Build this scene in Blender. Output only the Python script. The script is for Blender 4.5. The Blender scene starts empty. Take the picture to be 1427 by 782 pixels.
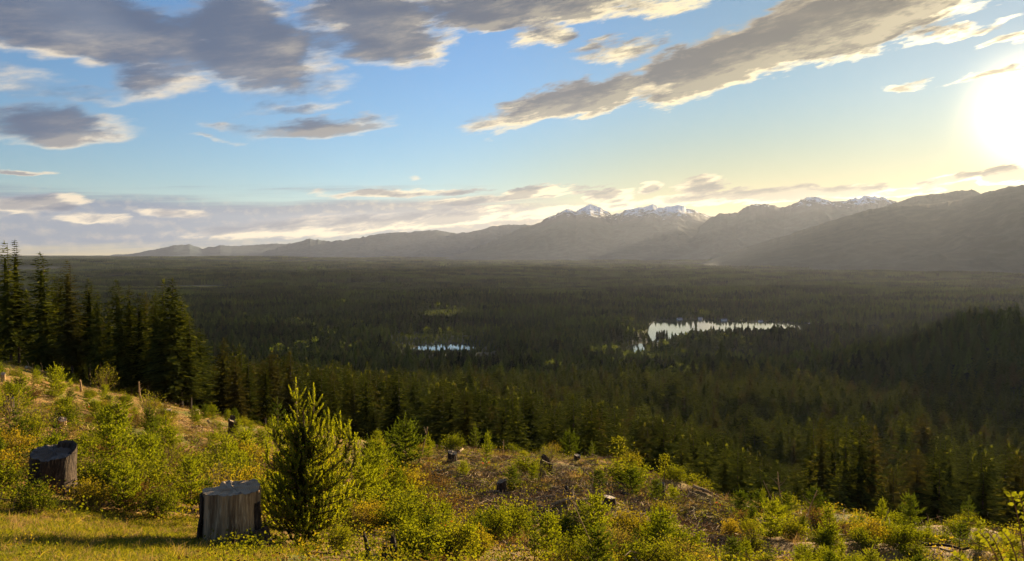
import bpy, math, random
import numpy as np
from mathutils import Vector, Matrix

SC = bpy.context.scene
COL = SC.collection
RNG = np.random.default_rng(11)
random.seed(11)
R = math.radians

# ------------------------------------------------------------------ camera, sun, sky, exposure
CAM_Z = 206.0                 # metres above the lakes
FPX, CX, CY = 1120.0, 713.5, 391.0
PITCH = R(2.0)
SUN_AZ, SUN_EL = R(33.0), R(8.2)

cam_d = bpy.data.cameras.new('camera')
cam = bpy.data.objects.new('camera', cam_d)
COL.objects.link(cam)
cam.location = (0, 0, CAM_Z)
cam.rotation_euler = (R(90) - PITCH, 0, 0)
cam_d.sensor_fit = 'HORIZONTAL'
cam_d.angle = 2 * math.atan(713.5 / FPX)
cam_d.clip_start, cam_d.clip_end = 0.1, 200000
SC.camera = cam

sun_d = bpy.data.lights.new('sun', 'SUN')
sun_d.energy = 5.0
sun_d.angle = R(0.53)
sun_d.color = (1.0, 0.77, 0.45)
sun = bpy.data.objects.new('sun', sun_d)
COL.objects.link(sun)
sun_dir = Vector((math.sin(SUN_AZ) * math.cos(SUN_EL), math.cos(SUN_AZ) * math.cos(SUN_EL), math.sin(SUN_EL)))
sun.rotation_euler = sun_dir.to_track_quat('Z', 'Y').to_euler()

SC.view_settings.view_transform = 'Standard'
SC.view_settings.look = 'None'
SC.view_settings.exposure = EXPO = 1.8
SC.view_settings.gamma = 1.0
SC.cycles.max_bounces = 4
SC.cycles.diffuse_bounces = 1
SC.cycles.glossy_bounces = 2
SC.cycles.transmission_bounces = 1
SC.cycles.transparent_max_bounces = 6
SC.cycles.volume_bounces = 0
SC.cycles.sample_clamp_indirect = 4.0
SC.cycles.use_denoising = True
SC.cycles.use_adaptive_sampling = False

def pix_dir(px, py):
    """Unit direction that a point of the photograph looks along."""
    u, v = px - CX, CY - py
    d = Vector((u, FPX * math.cos(PITCH) + v * math.sin(PITCH), -FPX * math.sin(PITCH) + v * math.cos(PITCH)))
    return d.normalized()

def pix_azel(px, py):
    d = pix_dir(px, py)
    return math.degrees(math.atan2(d.x, d.y)), math.degrees(math.asin(d.z))

def lin(r, g, b):
    f = lambda c: (c / 255 / 12.92) if c <= 10 else ((c / 255 + 0.055) / 1.055) ** 2.4
    return (f(r), f(g), f(b))

# ---- a small expression language over shader nodes
class X:
    """Wraps a float socket; arithmetic adds Math nodes."""
    def __init__(self, nt, s): self.nt, self.s = nt, s
    def _m(self, op, *a, clamp=False):
        n = self.nt.nodes.new('ShaderNodeMath'); n.operation = op; n.use_clamp = clamp
        for i, v in enumerate((self,) + a):
            if isinstance(v, X): self.nt.links.new(v.s, n.inputs[i])
            else: n.inputs[i].default_value = v
        return X(self.nt, n.outputs[0])
    def __add__(self, o): return self._m('ADD', o)
    __radd__ = __add__
    def __sub__(self, o): return self._m('SUBTRACT', o)
    def __rsub__(self, o): return self._m('MULTIPLY', -1.0)._m('ADD', o)
    def __mul__(self, o): return self._m('MULTIPLY', o)
    __rmul__ = __mul__
    def max(self, o): return self._m('MAXIMUM', o)
    def min(self, o): return self._m('MINIMUM', o)
    def pow(self, o): return self._m('POWER', o)
    def clamp(self): return self._m('ADD', 0.0, clamp=True)
    def step(self, a, b):          # smooth ramp 0..1 as the value goes a..b
        n = self.nt.nodes.new('ShaderNodeMapRange'); n.interpolation_type = 'SMOOTHSTEP'
        self.nt.links.new(self.s, n.inputs[0])
        lo, hi, o0, o1 = (a, b, 0.0, 1.0) if a < b else (b, a, 1.0, 0.0)
        for i, v in zip((1, 2, 3, 4), (lo, hi, o0, o1)): n.inputs[i].default_value = v
        return X(self.nt, n.outputs[0])

def combine(nt, x, y, z=0.0):
    n = nt.nodes.new('ShaderNodeCombineXYZ')
    for i, v in enumerate((x, y, z)):
        if isinstance(v, X): nt.links.new(v.s, n.inputs[i])
        else: n.inputs[i].default_value = v
    return n.outputs[0]

def noise(nt, vec, scale=1.0, detail=5.0, rough=0.55, dist=0.0, color=False, lac=2.0):
    n = nt.nodes.new('ShaderNodeTexNoise')
    n.inputs['Scale'].default_value = scale; n.inputs['Detail'].default_value = detail
    n.inputs['Roughness'].default_value = rough; n.inputs['Distortion'].default_value = dist
    n.inputs['Lacunarity'].default_value = lac
    if vec is not None: nt.links.new(vec, n.inputs['Vector'])
    return n.outputs['Color'] if color else X(nt, n.outputs[0])

def mixc(nt, f, a, b):
    n = nt.nodes.new('ShaderNodeMix'); n.data_type = 'RGBA'
    if isinstance(f, X): nt.links.new(f.s, n.inputs[0])
    else: n.inputs[0].default_value = f
    for i, v in ((6, a), (7, b)):
        if isinstance(v, (tuple, list)): n.inputs[i].default_value = (*v[:3], 1)
        else: nt.links.new(v, n.inputs[i])
    return n.outputs[2]

# ---- world: Nishita sky with cloud layers, everything a function of the direction looked in
world = bpy.data.worlds.new('World'); SC.world = world; world.use_nodes = True
SKY_STRENGTH = 0.05
def build_world():
    nt = world.node_tree; nt.nodes.clear()
    out = nt.nodes.new('ShaderNodeOutputWorld')
    sky = nt.nodes.new('ShaderNodeTexSky'); sky.sky_type = 'NISHITA'; sky.sun_disc = False
    sky.sun_elevation, sky.sun_rotation = SUN_EL, SUN_AZ
    sky.altitude, sky.air_density, sky.dust_density, sky.ozone_density = 200, 1.15, .0, 4.5
    tc = nt.nodes.new('ShaderNodeTexCoord'); sep = nt.nodes.new('ShaderNodeSeparateXYZ')
    nrm = nt.nodes.new('ShaderNodeVectorMath'); nrm.operation = 'NORMALIZE'
    nt.links.new(tc.outputs['Generated'], nrm.inputs[0]); nt.links.new(nrm.outputs[0], sep.inputs[0])
    x, y, z = (X(nt, s) for s in sep.outputs)
    az = x._m('ARCTAN2', y) * 57.29578
    el = z._m('ARCSINE') * 57.29578

    # cloud masses: (centre x, y, half width, half height in photograph pixels, tilt, weight)
    MASSES = [
        (90, 28, 330, 66, -6, 1.3), (345, 62, 125, 84, -12, 1.2), (215, 108, 80, 34, 6, .7), (20, 112, 90, 26, -4, .34), (110, 134, 110, 10, 6, .30),
        (75, 176, 135, 34, 4, .85), (448, 50, 50, 90, 0, .5), (455, 118, 50, 16, 10, .36),
        (520, 24, 120, 72, -14, 1.1), (590, 70, 40, 26, 0, .55), (740, 4, 200, 42, 4, .95), (757, 50, 52, 24, 0, .6),
        (905, 14, 110, 14, 4, .40), (1185, 26, 240, 62, 13, 1.3), (1010, 86, 160, 46, 14, 1.1), (800, 140, 165, 28, 14, .9),
        (865, 72, 80, 20, 8, .42), (1345, 42, 120, 9, 4, .45), (1395, 102, 85, 10, 10, .55), (1266, 120, 42, 8, 4, .5),
        (1400, 58, 60, 9, 6, .45), (450, 178, 120, 17, 5, .75), (410, 151, 90, 11, 7, .5), (318, 173, 52, 11, 0, .5),
        (300, 192, 40, 5, 0, .32), (30, 241, 75, 5, 0, .45), (45, 283, 90, 16, 4, .7), (572, 245, 12, 5, 0, .3),
        (1402, 247, 52, 16, 2, 1.1), (1335, 250, 64, 9, 4, .55), (850, 271, 38, 13, 6, .85), (905, 261, 20, 9, 0, .75),
        (975, 262, 44, 15, 8, .5), (1090, 272, 75, 13, 3, .85), (1190, 268, 85, 10, 2, .7), (1000, 276, 130, 11, 3, .6), (1270, 266, 50, 8, 0, .5),
        (700, 272, 150, 7, 7, .6), (560, 268, 130, 6, 2, .5), (770, 270, 120, 4, 5, .45), (500, 310, 260, 17, 4, .6),
        (130, 305, 60, 9, 0, .5), (240, 297, 60, 7, 0, .45), (640, 303, 100, 13, 6, .65), (860, 287, 36, 9, 8, .5), (760, 296, 70, 9, 6, .5)]
    g = bpy.data.node_groups.new('cloud_density', 'ShaderNodeTree')
    g.interface.new_socket('P', in_out='INPUT', socket_type='NodeSocketVector')
    g.interface.new_socket('Density', in_out='OUTPUT', socket_type='NodeSocketFloat')
    gi, go = g.nodes.new('NodeGroupInput'), g.nodes.new('NodeGroupOutput')
    # drag the coordinates about with noise so that outlines fray and streak
    sp = g.nodes.new('ShaderNodeSeparateXYZ'); g.links.new(gi.outputs[0], sp.inputs[0])
    a0, e0 = X(g, sp.outputs[0]), X(g, sp.outputs[1])
    hi = e0.step(1.0, 9.0)
    skew = e0 - a0 * 0.16                       # streaks rise slowly to the right
    wv = combine(g, a0 * 0.22, skew * 0.75)
    wc = noise(g, wv, 1.0, 4, .55, color=True)
    ws = g.nodes.new('ShaderNodeSeparateXYZ'); g.links.new(wc, ws.inputs[0])
    a = a0 + (X(g, ws.outputs[0]) - .5) * (hi * 4.2 + 1.0)
    e = e0 + (X(g, ws.outputs[1]) - .5) * (hi * 2.0 + .7)
    m = None
    for (cx, cy, rx, ry, rot, w) in MASSES:
        ca, ce = pix_azel(cx, cy)
        ka = pix_azel(cx + 5, cy)[0] - pix_azel(cx - 5, cy)[0]
        ke = pix_azel(cx, cy - 5)[1] - pix_azel(cx, cy + 5)[1]
        sx, sy = rx * .86 * ka / 10, ry * .86 * ke / 10
        co, si = math.cos(R(rot)), math.sin(R(rot))
        e1 = e if m is None else m._m('MULTIPLY_ADD', 1e-12, e)     # one after another, never all at once
        u = a._m('MULTIPLY_ADD', co / sx, e1._m('MULTIPLY_ADD', si / sx, -(ca * co + ce * si) / sx))
        v = a._m('MULTIPLY_ADD', -si / sy, e1._m('MULTIPLY_ADD', co / sy, (ca * si - ce * co) / sy))
        d = u._m('MULTIPLY_ADD', u, v * v)._m('MULTIPLY_ADD', -w * .75, w)
        m = d if m is None else m._m('SMOOTH_MAX', d, 0.2)
    fine = noise(g, combine(g, a0 * 0.42, skew * 2.0), 1.0, 8, .66, .25)
    n2 = noise(g, combine(g, a0 * 1.3, skew * 5.0, 3.7), 1.0, 6, .68)
    amp = a0.step(-12, 2) * .45 + .65
    d = m + (fine - .5) * (amp + (1.0 - hi) * .4) + (n2 - .5) * (a0.step(-14, 0) * .25 + .22)
    g.links.new(d.s, go.inputs[0])

    def dens(da, de, after=0.0):
        n = nt.nodes.new('ShaderNodeGroup'); n.node_tree = g
        nt.links.new(combine(nt, az + da, el + de, after), n.inputs[0])
        return X(nt, n.outputs[0])
    d0 = dens(0, 0); d1 = dens(1.1, -.55, d0)
    hi = el.step(2.5, 8.5)
    soft = (1.0 - az.step(-14, 4)) * hi * .30 + .26 + hi * .18
    alpha = d0._m('DIVIDE', soft).step(0.0, 1.0)
    vary = noise(nt, combine(nt, az * 0.20, (el - az * .16) * .8, 5.5), 1.0, 5, .6)
    core = (d0 + (vary - .5) * 1.5).step(.02, .62)
    lit = ((d0 - d1) * 1.2 + (vary - .5) * -1.4 + .30).clamp()
    warm = az.step(-26, 30)                       # clouds nearer the sun are lit through a yellower, brighter air
    near = az.step(12, 33)
    K = 2 ** -EXPO
    S = lambda *c: tuple(v * K for v in lin(*c))
    M = lambda k, *c: tuple(v * K * k for v in lin(*c))
    shade = mixc(nt, warm, S(84, 102, 132), S(112, 106, 98))
    grey = mixc(nt, warm, S(142, 152, 170), S(190, 172, 140))
    soft2 = noise(nt, combine(nt, az * 0.10, el * .28, 9.5), 1.0, 3, .5)
    shade = mixc(nt, soft2.step(.50, .78) * .4, shade, grey)
    bright = mixc(nt, near, mixc(nt, warm, S(246, 228, 198), M(1.15, 255, 236, 184)), M(2.0, 255, 236, 190))
    rim = (1.0 - core)
    body = mixc(nt, rim.pow(.8), shade, grey)
    cloud = mixc(nt, (rim * lit * 1.9 + lit * lit * .28).clamp(), body, bright)
    edge0 = grey

    # layered grey stratus low over the horizon
    skew = el - az * 0.045
    st = noise(nt, combine(nt, az * 0.05, skew * 1.0, 8.1), 1.0, 6, .6, .2)
    top = az.step(-5, 16) * -1.6 + 4.6
    band = (1.0 - (el - top * .45)._m('ABSOLUTE')._m('DIVIDE', top * .62)).max(-1.0)
    bd = band * .55 + (st - .52) * 1.5
    b_a = bd.step(.02, .42) * el.step(-.6, .4)
    puff = noise(nt, combine(nt, az * 1.0, el * 1.9, 2.2), 1.0, 6, .6)
    puff1 = noise(nt, combine(nt, (az + .35) * 1.0, (el + .3) * 1.9, 2.2), 1.0, 6, .6)
    hl = ((puff - puff1) * 3.0 + (st - .52) * 1.0).clamp() * (warm * .55 + .40)
    b_c = mixc(nt, warm, S(96, 120, 156), S(200, 168, 116))
    b_h = mixc(nt, warm, S(232, 212, 184), M(1.3, 255, 224, 140))
    stratus = mixc(nt, hl, b_c, b_h)
    scale = nt.nodes.new('ShaderNodeVectorMath'); scale.operation = 'SCALE'
    scale.inputs['Scale'].default_value = SKY_STRENGTH
    # the air round the low sun: yellower and brighter towards it
    dt = nt.nodes.new('ShaderNodeVectorMath'); dt.operation = 'DOT_PRODUCT'
    nt.links.new(nrm.outputs[0], dt.inputs[0]); dt.inputs[1].default_value = sun_dir
    cg = X(nt, dt.outputs['Value'])
    def mul(c, f, t):
        n = nt.nodes.new('ShaderNodeMix'); n.data_type = 'RGBA'; n.blend_type = 'MULTIPLY'
        nt.links.new(f.s, n.inputs[0]); nt.links.new(c, n.inputs[6]); n.inputs[7].default_value = (*t, 1); return n.outputs[2]
    c0 = mul(sky.outputs[0], cg * 0.0 + 1.0, (1.0, .965, 1.03))
    c0 = mul(c0, cg.step(.80, .985), (1.06, .84, .63))
    c0 = mul(c0, cg.step(.70, .97) * el.step(12, 2), (1.04, .70, .36))
    nt.links.new(c0, scale.inputs[0])
    ad = nt.nodes.new('ShaderNodeMix'); ad.data_type = 'RGBA'; ad.blend_type = 'ADD'; ad.inputs[0].default_value = 1
    au = ((cg - .97) * (1 / .03)).clamp().pow(34.0) + ((cg - .90) * 10.0).clamp().pow(6.0) * .05
    am = nt.nodes.new('ShaderNodeMix'); am.data_type = 'RGBA'; nt.links.new(au.s, am.inputs[0])
    am.inputs[6].default_value = (0, 0, 0, 1); am.inputs[7].default_value = (1.25, .92, .45, 1)
    nt.links.new(scale.outputs[0], ad.inputs[6]); nt.links.new(am.outputs[2], ad.inputs[7]); clear = ad.outputs[2]
    c1 = mixc(nt, b_a * .9, clear, stratus)
    c2 = mixc(nt, alpha * .97, c1, cloud)
    def background(c):
        back = nt.nodes.new('ShaderNodeVectorMath'); back.operation = 'SCALE'
        nt.links.new(c, back.inputs[0]); back.inputs['Scale'].default_value = 1 / SKY_STRENGTH
        b = nt.nodes.new('ShaderNodeBackground')
        nt.links.new(back.outputs[0], b.inputs[0]); b.inputs[1].default_value = SKY_STRENGTH
        return b
    # beyond the mapped masses the same broken sky goes on
    gen = noise(nt, combine(nt, az * 0.035, el * 0.09), 1.0, 5, .6) * 1.0
    g_a = gen.step(.50, .60) * el.step(-1, 2)
    c3 = mixc(nt, g_a * .95, clear, mixc(nt, gen.step(.52, .66), edge0, shade))
    far = (az._m('ABSOLUTE').step(36, 42)).max(el.step(22, 26))
    ms = nt.nodes.new('ShaderNodeMixShader'); nt.links.new(far.s, ms.inputs[0])
    nt.links.new(background(c2).outputs[0], ms.inputs[1]); nt.links.new(background(c3).outputs[0], ms.inputs[2])
    nt.links.new(ms.outputs[0], out.inputs[0])
    world.cycles.sampling_method = 'MANUAL'; world.cycles.sample_map_resolution = 512
build_world()

# ------------------------------------------------------------------ helpers: objects and meshes
def tag(o, label=None, cat=None, group=None, kind=None):
    if label: o['label'] = label
    if cat: o['category'] = cat
    if group: o['group'] = group
    if kind: o['kind'] = kind
    return o

def link(name, data, parent=None, loc=None, rot=None, scl=None):
    o = bpy.data.objects.new(name, data); COL.objects.link(o)
    if parent is not None: o.parent = parent
    if loc is not None: o.location = loc
    if rot is not None: o.rotation_euler = rot
    if scl is not None: o.scale = (scl,) * 3 if isinstance(scl, (int, float)) else scl
    return o

def copy_tree(o, parent=None):
    c = o.copy(); COL.objects.link(c)
    if parent is not None: c.parent = parent
    for ch in o.children: copy_tree(ch, c)
    return c

class MB:
    """Collects polygons, then links them as one mesh."""
    def __init__(self): self.v, self.f, self.mi, self.n = [], [], [], 0
    def add(self, verts, faces, mat=0):
        verts = np.asarray(verts, float).reshape(-1, 3)
        self.v.append(verts)
        faces = np.asarray(faces, int)
        self.f.append(faces + self.n); self.mi.append(np.full(len(faces), mat, int))
        self.n += len(verts)
    def mesh(self, name, mats, smooth=False):
        me = bpy.data.meshes.new(name)
        V = np.concatenate(self.v) if self.v else np.zeros((0, 3))
        ls = np.concatenate([np.full(len(f), f.shape[1], int) for f in self.f])
        idx = np.concatenate([f.ravel() for f in self.f])
        me.vertices.add(len(V)); me.vertices.foreach_set('co', V.ravel().astype(np.float32))
        me.loops.add(len(idx)); me.loops.foreach_set('vertex_index', idx.astype(np.int32))
        me.polygons.add(len(ls))
        st = np.concatenate(([0], np.cumsum(ls)[:-1]))
        me.polygons.foreach_set('loop_start', st.astype(np.int32))
        me.polygons.foreach_set('loop_total', ls.astype(np.int32))
        me.polygons.foreach_set('material_index', np.concatenate(self.mi).astype(np.int32))
        me.polygons.foreach_set('use_smooth', np.full(len(ls), smooth))
        for m in (mats if isinstance(mats, (list, tuple)) else [mats]): me.materials.append(m)
        me.update(calc_edges=True); me.validate()
        return me
    def quads(self, o, ax, bx, l, w, mat=0, tip=0.3):
        """Leaf-like quads: origin o, along ax (length l), across bx (half width w): base, two shoulders, tip."""
        o, ax, bx = (np.asarray(t, float).reshape(-1, 3) for t in (o, ax, bx))
        l = np.broadcast_to(np.asarray(l, float), (len(o),))[:, None]; w = np.broadcast_to(np.asarray(w, float), (len(o),))[:, None]
        p0, p2 = o, o + ax * l
        mid = o + ax * l * tip
        V = np.stack([p0, mid + bx * w, p2, mid - bx * w], 1).reshape(-1, 3)
        F = np.arange(len(o) * 4).reshape(-1, 4)
        self.add(V, F, mat)
    def tube(self, pts, rad, sides=6, mat=0, cap=True):
        pts = np.asarray(pts, float); rad = np.broadcast_to(np.asarray(rad, float), (len(pts),))
        t = np.gradient(pts, axis=0); t /= np.linalg.norm(t, axis=1)[:, None] + 1e-9
        ref = np.array([0., 0, 1]) if abs(t[0][2]) < .9 else np.array([1., 0, 0])
        a = np.cross(t, ref); a /= np.linalg.norm(a, axis=1)[:, None] + 1e-9
        b = np.cross(t, a)
        th = np.linspace(0, 2 * np.pi, sides, endpoint=False)
        V = pts[:, None] + (a[:, None] * np.cos(th)[None, :, None] + b[:, None] * np.sin(th)[None, :, None]) * rad[:, None, None]
        k, s = len(pts), sides
        i, j = np.meshgrid(np.arange(k - 1), np.arange(s), indexing='ij')
        jn = (j + 1) % s
        F = np.stack([i * s + j, i * s + jn, (i + 1) * s + jn, (i + 1) * s + j], -1).reshape(-1, 4)
        self.add(V.reshape(-1, 3), F, mat)
        if cap and s == 4: self.add(V[-1], [[0, 1, 2, 3]], mat)
        elif cap: self.add(np.vstack([V[-1], pts[-1:]]), [[q, (q + 1) % s, s] for q in range(s)], mat)

def unit(v): return v / (np.linalg.norm(v, axis=-1, keepdims=True) + 1e-9)
def rnd_dirs(n, rng):
    return unit(rng.normal(size=(n, 3)))

# ---- numpy gradient-free value noise (smooth, repeatable)
def vnoise(x, y, seed=0):
    xi, yi = np.floor(x).astype(np.int64), np.floor(y).astype(np.int64)
    fx, fy = x - xi, y - yi
    fx, fy = fx * fx * fx * (fx * (fx * 6 - 15) + 10), fy * fy * fy * (fy * (fy * 6 - 15) + 10)
    def h(i, j):
        n = (i * 374761393 + j * 668265263 + seed * 974634777) & 0xffffffff
        n = ((n ^ (n >> 13)) * 1274126177) & 0xffffffff
        n = ((n ^ (n >> 16)) * 2246822519) & 0xffffffff
        return ((n ^ (n >> 15)) & 0xffff) / 65535.0
    a, b, c, d = h(xi, yi), h(xi + 1, yi), h(xi, yi + 1), h(xi + 1, yi + 1)
    return (a * (1 - fx) + b * fx) * (1 - fy) + (c * (1 - fx) + d * fx) * fy
def fbm(x, y, seed=0, octv=4, gain=.5):
    s, a, t = 0, 1, 0
    for k in range(octv):
        s = s + a * vnoise(x * 2 ** k + 17.3 * k, y * 2 ** k - 9.1 * k, seed + k); t += a; a *= gain
    return s / t
# ------------------------------------------------------------------ materials
def new_mat(name):
    m = bpy.data.materials.new(name); m.use_nodes = True
    nt = m.node_tree; nt.nodes.clear()
    out = nt.nodes.new('ShaderNodeOutputMaterial')
    return m, nt, out

def foliage_mat(name, c_dark, c_light, trans=.35, tint=(1.0, 1.1, .5), gloss=.06, per_island=True, warm=None, stands=None):
    """Leaves: diffuse plus light passing through; colour varies by plant and by leaf."""
    m, nt, out = new_mat(name)
    oi = nt.nodes.new('ShaderNodeObjectInfo')
    f = X(nt, oi.outputs['Random'])
    if per_island:
        ge = nt.nodes.new('ShaderNodeNewGeometry')
        f = f * .45 + X(nt, ge.outputs['Random Per Island']) * .55
    c = mixc(nt, f, c_dark, c_light)
    if warm:
        ob = X(nt, oi.outputs['Random'])
        c = mixc(nt, (ob * 7.13)._m('FRACT').step(.72, .95), c, warm)
    if stands:                                  # whole stands of one age and kind share a tone
        vm = nt.nodes.new('ShaderNodeMapping'); vm.inputs['Scale'].default_value = (1 / stands, 1.6 / stands, 0)
        nt.links.new(oi.outputs['Location'], vm.inputs[0])
        c = mixc(nt, noise(nt, vm.outputs[0], 1.0, 3, .6).step(.40, .62), mixc(nt, .5, c, c_dark), mixc(nt, .45, c, c_light))
    di = nt.nodes.new('ShaderNodeBsdfDiffuse'); nt.links.new(c, di.inputs[0])
    tr = nt.nodes.new('ShaderNodeBsdfTranslucent')
    tv = nt.nodes.new('ShaderNodeMix'); tv.data_type = 'RGBA'; tv.blend_type = 'MULTIPLY'; tv.inputs[0].default_value = 1
    nt.links.new(c, tv.inputs[6]); tv.inputs[7].default_value = (*tint, 1)
    nt.links.new(tv.outputs[2], tr.inputs[0])
    mx = nt.nodes.new('ShaderNodeMixShader'); mx.inputs[0].default_value = trans
    nt.links.new(di.outputs[0], mx.inputs[1]); nt.links.new(tr.outputs[0], mx.inputs[2])
    sh = mx
    if gloss:
        gl = nt.nodes.new('ShaderNodeBsdfGlossy'); gl.inputs['Roughness'].default_value = .45; gl.inputs[0].default_value = (.8, .8, .8, 1)
        fr = nt.nodes.new('ShaderNodeFresnel'); fr.inputs[0].default_value = 1.35
        sh = nt.nodes.new('ShaderNodeMixShader'); nt.links.new((X(nt, fr.outputs[0]) * gloss * 4).clamp().s, sh.inputs[0])
        nt.links.new(mx.outputs[0], sh.inputs[1]); nt.links.new(gl.outputs[0], sh.inputs[2])
    nt.links.new(sh.outputs[0], out.inputs[0])
    return m

def rough_mat(name, c1, c2, c3=None, scale=3.0, stretch=(1, 1, 1), rough=.9, bump=.4, detail=8, object_space=True, bdist=.05):
    m, nt, out = new_mat(name)
    tc = nt.nodes.new('ShaderNodeTexCoord'); mp = nt.nodes.new('ShaderNodeMapping')
    mp.inputs['Scale'].default_value = stretch
    nt.links.new(tc.outputs['Object'], mp.inputs[0])
    n1 = noise(nt, mp.outputs[0], scale, detail, .65)
    n2 = noise(nt, mp.outputs[0], scale * 4.3, detail, .6)
    c = mixc(nt, n1.step(.35, .65), c1, c2)
    if c3: c = mixc(nt, n2.step(.5, .7), c, c3)
    b = nt.nodes.new('ShaderNodeBsdfPrincipled'); b.inputs['Roughness'].default_value = rough
    b.inputs['Specular IOR Level'].default_value = .2
    nt.links.new(c, b.inputs['Base Color'])
    bp = nt.nodes.new('ShaderNodeBump'); bp.inputs['Strength'].default_value = bump; bp.inputs['Distance'].default_value = bdist
    nt.links.new((n1 + n2 * .6).s, bp.inputs['Height']); nt.links.new(bp.outputs[0], b.inputs['Normal'])
    nt.links.new(b.outputs[0], out.inputs[0])
    return m

# ------------------------------------------------------------------ terrain height
def drop_at(px, py, D):
    d = pix_dir(px, py)
    return -d.z / math.hypot(d.x, d.y) * D

# by bearing: what height the ground has at growing distance, as (distance, photograph row) or (distance, ('d', metres below the eye))
COLUMNS = [
    (0,    [(8, 806), (12, 742), (17, 686), (25, 618), (40, 580), (70, 548), (110, 522), (200, 497), ('d', 260, 42), ('d', 350, 66), ('d', 500, 98), ('d', 900, 150), ('d', 1500, 203)]),
    (100,  [(8, 806), (12, 752), (17, 694), (25, 634), (40, 602), (70, 572), (110, 550), (190, 530), ('d', 260, 48), ('d', 350, 70), ('d', 500, 100), ('d', 900, 152), ('d', 1500, 203)]),
    (320,  [(8, 800), (12, 764), (17, 722), (25, 676), (40, 640), (70, 608), (110, 590), (170, 583), ('d', 260, 60), ('d', 350, 79), ('d', 500, 106), ('d', 900, 156), ('d', 1500, 203)]),
    (500,  [(8, 815), (12, 778), (17, 742), (25, 702), (40, 660), (70, 624), (95, 611), (130, 618), ('d', 170, 47), ('d', 260, 70), ('d', 500, 114), ('d', 900, 160), ('d', 1500, 203)]),
    (700,  [(8, 825), (12, 792), (17, 762), (25, 718), (40, 666), (60, 632), (80, 645), ('d', 110, 36), ('d', 170, 57), ('d', 260, 80), ('d', 500, 122), ('d', 900, 164), ('d', 1500, 203)]),
    (850,  [(8, 830), (12, 800), (17, 770), (25, 724), (40, 664), (54, 638), (70, 660), ('d', 110, 41), ('d', 170, 62), ('d', 260, 84), ('d', 500, 126), ('d', 900, 166), ('d', 1500, 203)]),
    (950,  [(8, 835), (12, 806), (17, 782), (25, 738), (40, 690), (50, 670), (65, 700), ('d', 110, 46), ('d', 170, 66), ('d', 260, 87), ('d', 500, 128), ('d', 900, 168), ('d', 1500, 203)]),
    (1060, [(8, 840), (12, 815), (17, 795), (25, 758), (38, 708), (50, 735), ('d', 75, 33), ('d', 110, 49), ('d', 170, 69), ('d', 260, 89), ('d', 500, 130), ('d', 900, 169), ('d', 1500, 203)]),
    (1230, [(8, 845), (12, 825), (17, 808), (25, 778), (36, 736), (46, 770), ('d', 75, 36), ('d', 110, 52), ('d', 170, 67), ('d', 260, 89), ('d', 500, 132), ('d', 900, 170), ('d', 1500, 203)]),
    (1427, [(8, 850), (12, 838), (17, 822), (25, 795), (34, 756), (44, 790), ('d', 75, 36), ('d', 110, 52), ('d', 170, 67), ('d', 260, 89), ('d', 500, 132), ('d', 900, 170), ('d', 1500, 203)]),
]
def _columns():
    cols = []
    for px, pts in COLUMNS:
        az = math.atan2(pix_dir(px, 400).x, pix_dir(px, 400).y)
        ds, hs = [.5], [1.75]
        for p in pts:
            if p[0] == 'd': ds.append(p[1]); hs.append(p[2])
            else: ds.append(p[0]); hs.append(drop_at(px, p[1], p[0]))
        ds += [2600, 60000]; hs += [206.0, 206.0]
        cols.append((az, ds, hs))
    side = lambda a, k: (R(a), [.5, 10, 40, 120, 300, 700, 1500, 2600, 60000], k)
    cols = [side(-180, [1.75, 0, -6, -14, -10, 30, 120, 206, 206]), side(-120, [1.75, 1, -4, -8, 0, 60, 150, 206, 206]),
            side(-75, [1.75, 2.0, 2, 6, 25, 110, 180, 206, 206])] + cols + \
           [side(60, [1.75, 4.0, 17, 52, 95, 150, 190, 206, 206]), side(100, [1.75, 2.2, 6, 20, 60, 130, 185, 206, 206]),
            side(180, [1.75, 0, -6, -14, -10, 30, 120, 206, 206])]
    return cols
NA, NL, LMIN, LMAX = 720, 360, math.log(.5), math.log(60000)
def _grid():
    cols = _columns()
    lg = np.linspace(LMIN, LMAX, NL)
    prof = np.array([np.interp(lg, np.log(d), h) for _, d, h in cols])
    caz = np.array([c[0] for c in cols])
    azs = -math.pi + np.arange(NA) * 2 * math.pi / NA
    G = np.stack([np.interp(azs, caz, prof[:, j]) for j in range(NL)], 1)
    def blur(A, n, axis, wrap):
        k = np.hanning(2 * n + 3)[1:-1]; k /= k.sum()
        P = np.pad(A, [(n, n) if i == axis else (0, 0) for i in range(2)], mode='wrap' if wrap else 'edge')
        return sum(k[i] * np.take(P, range(i, i + A.shape[axis]), axis) for i in range(2 * n + 1))
    return blur(blur(G, 3, 1, False), 5, 0, True)
_G = _grid()

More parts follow.
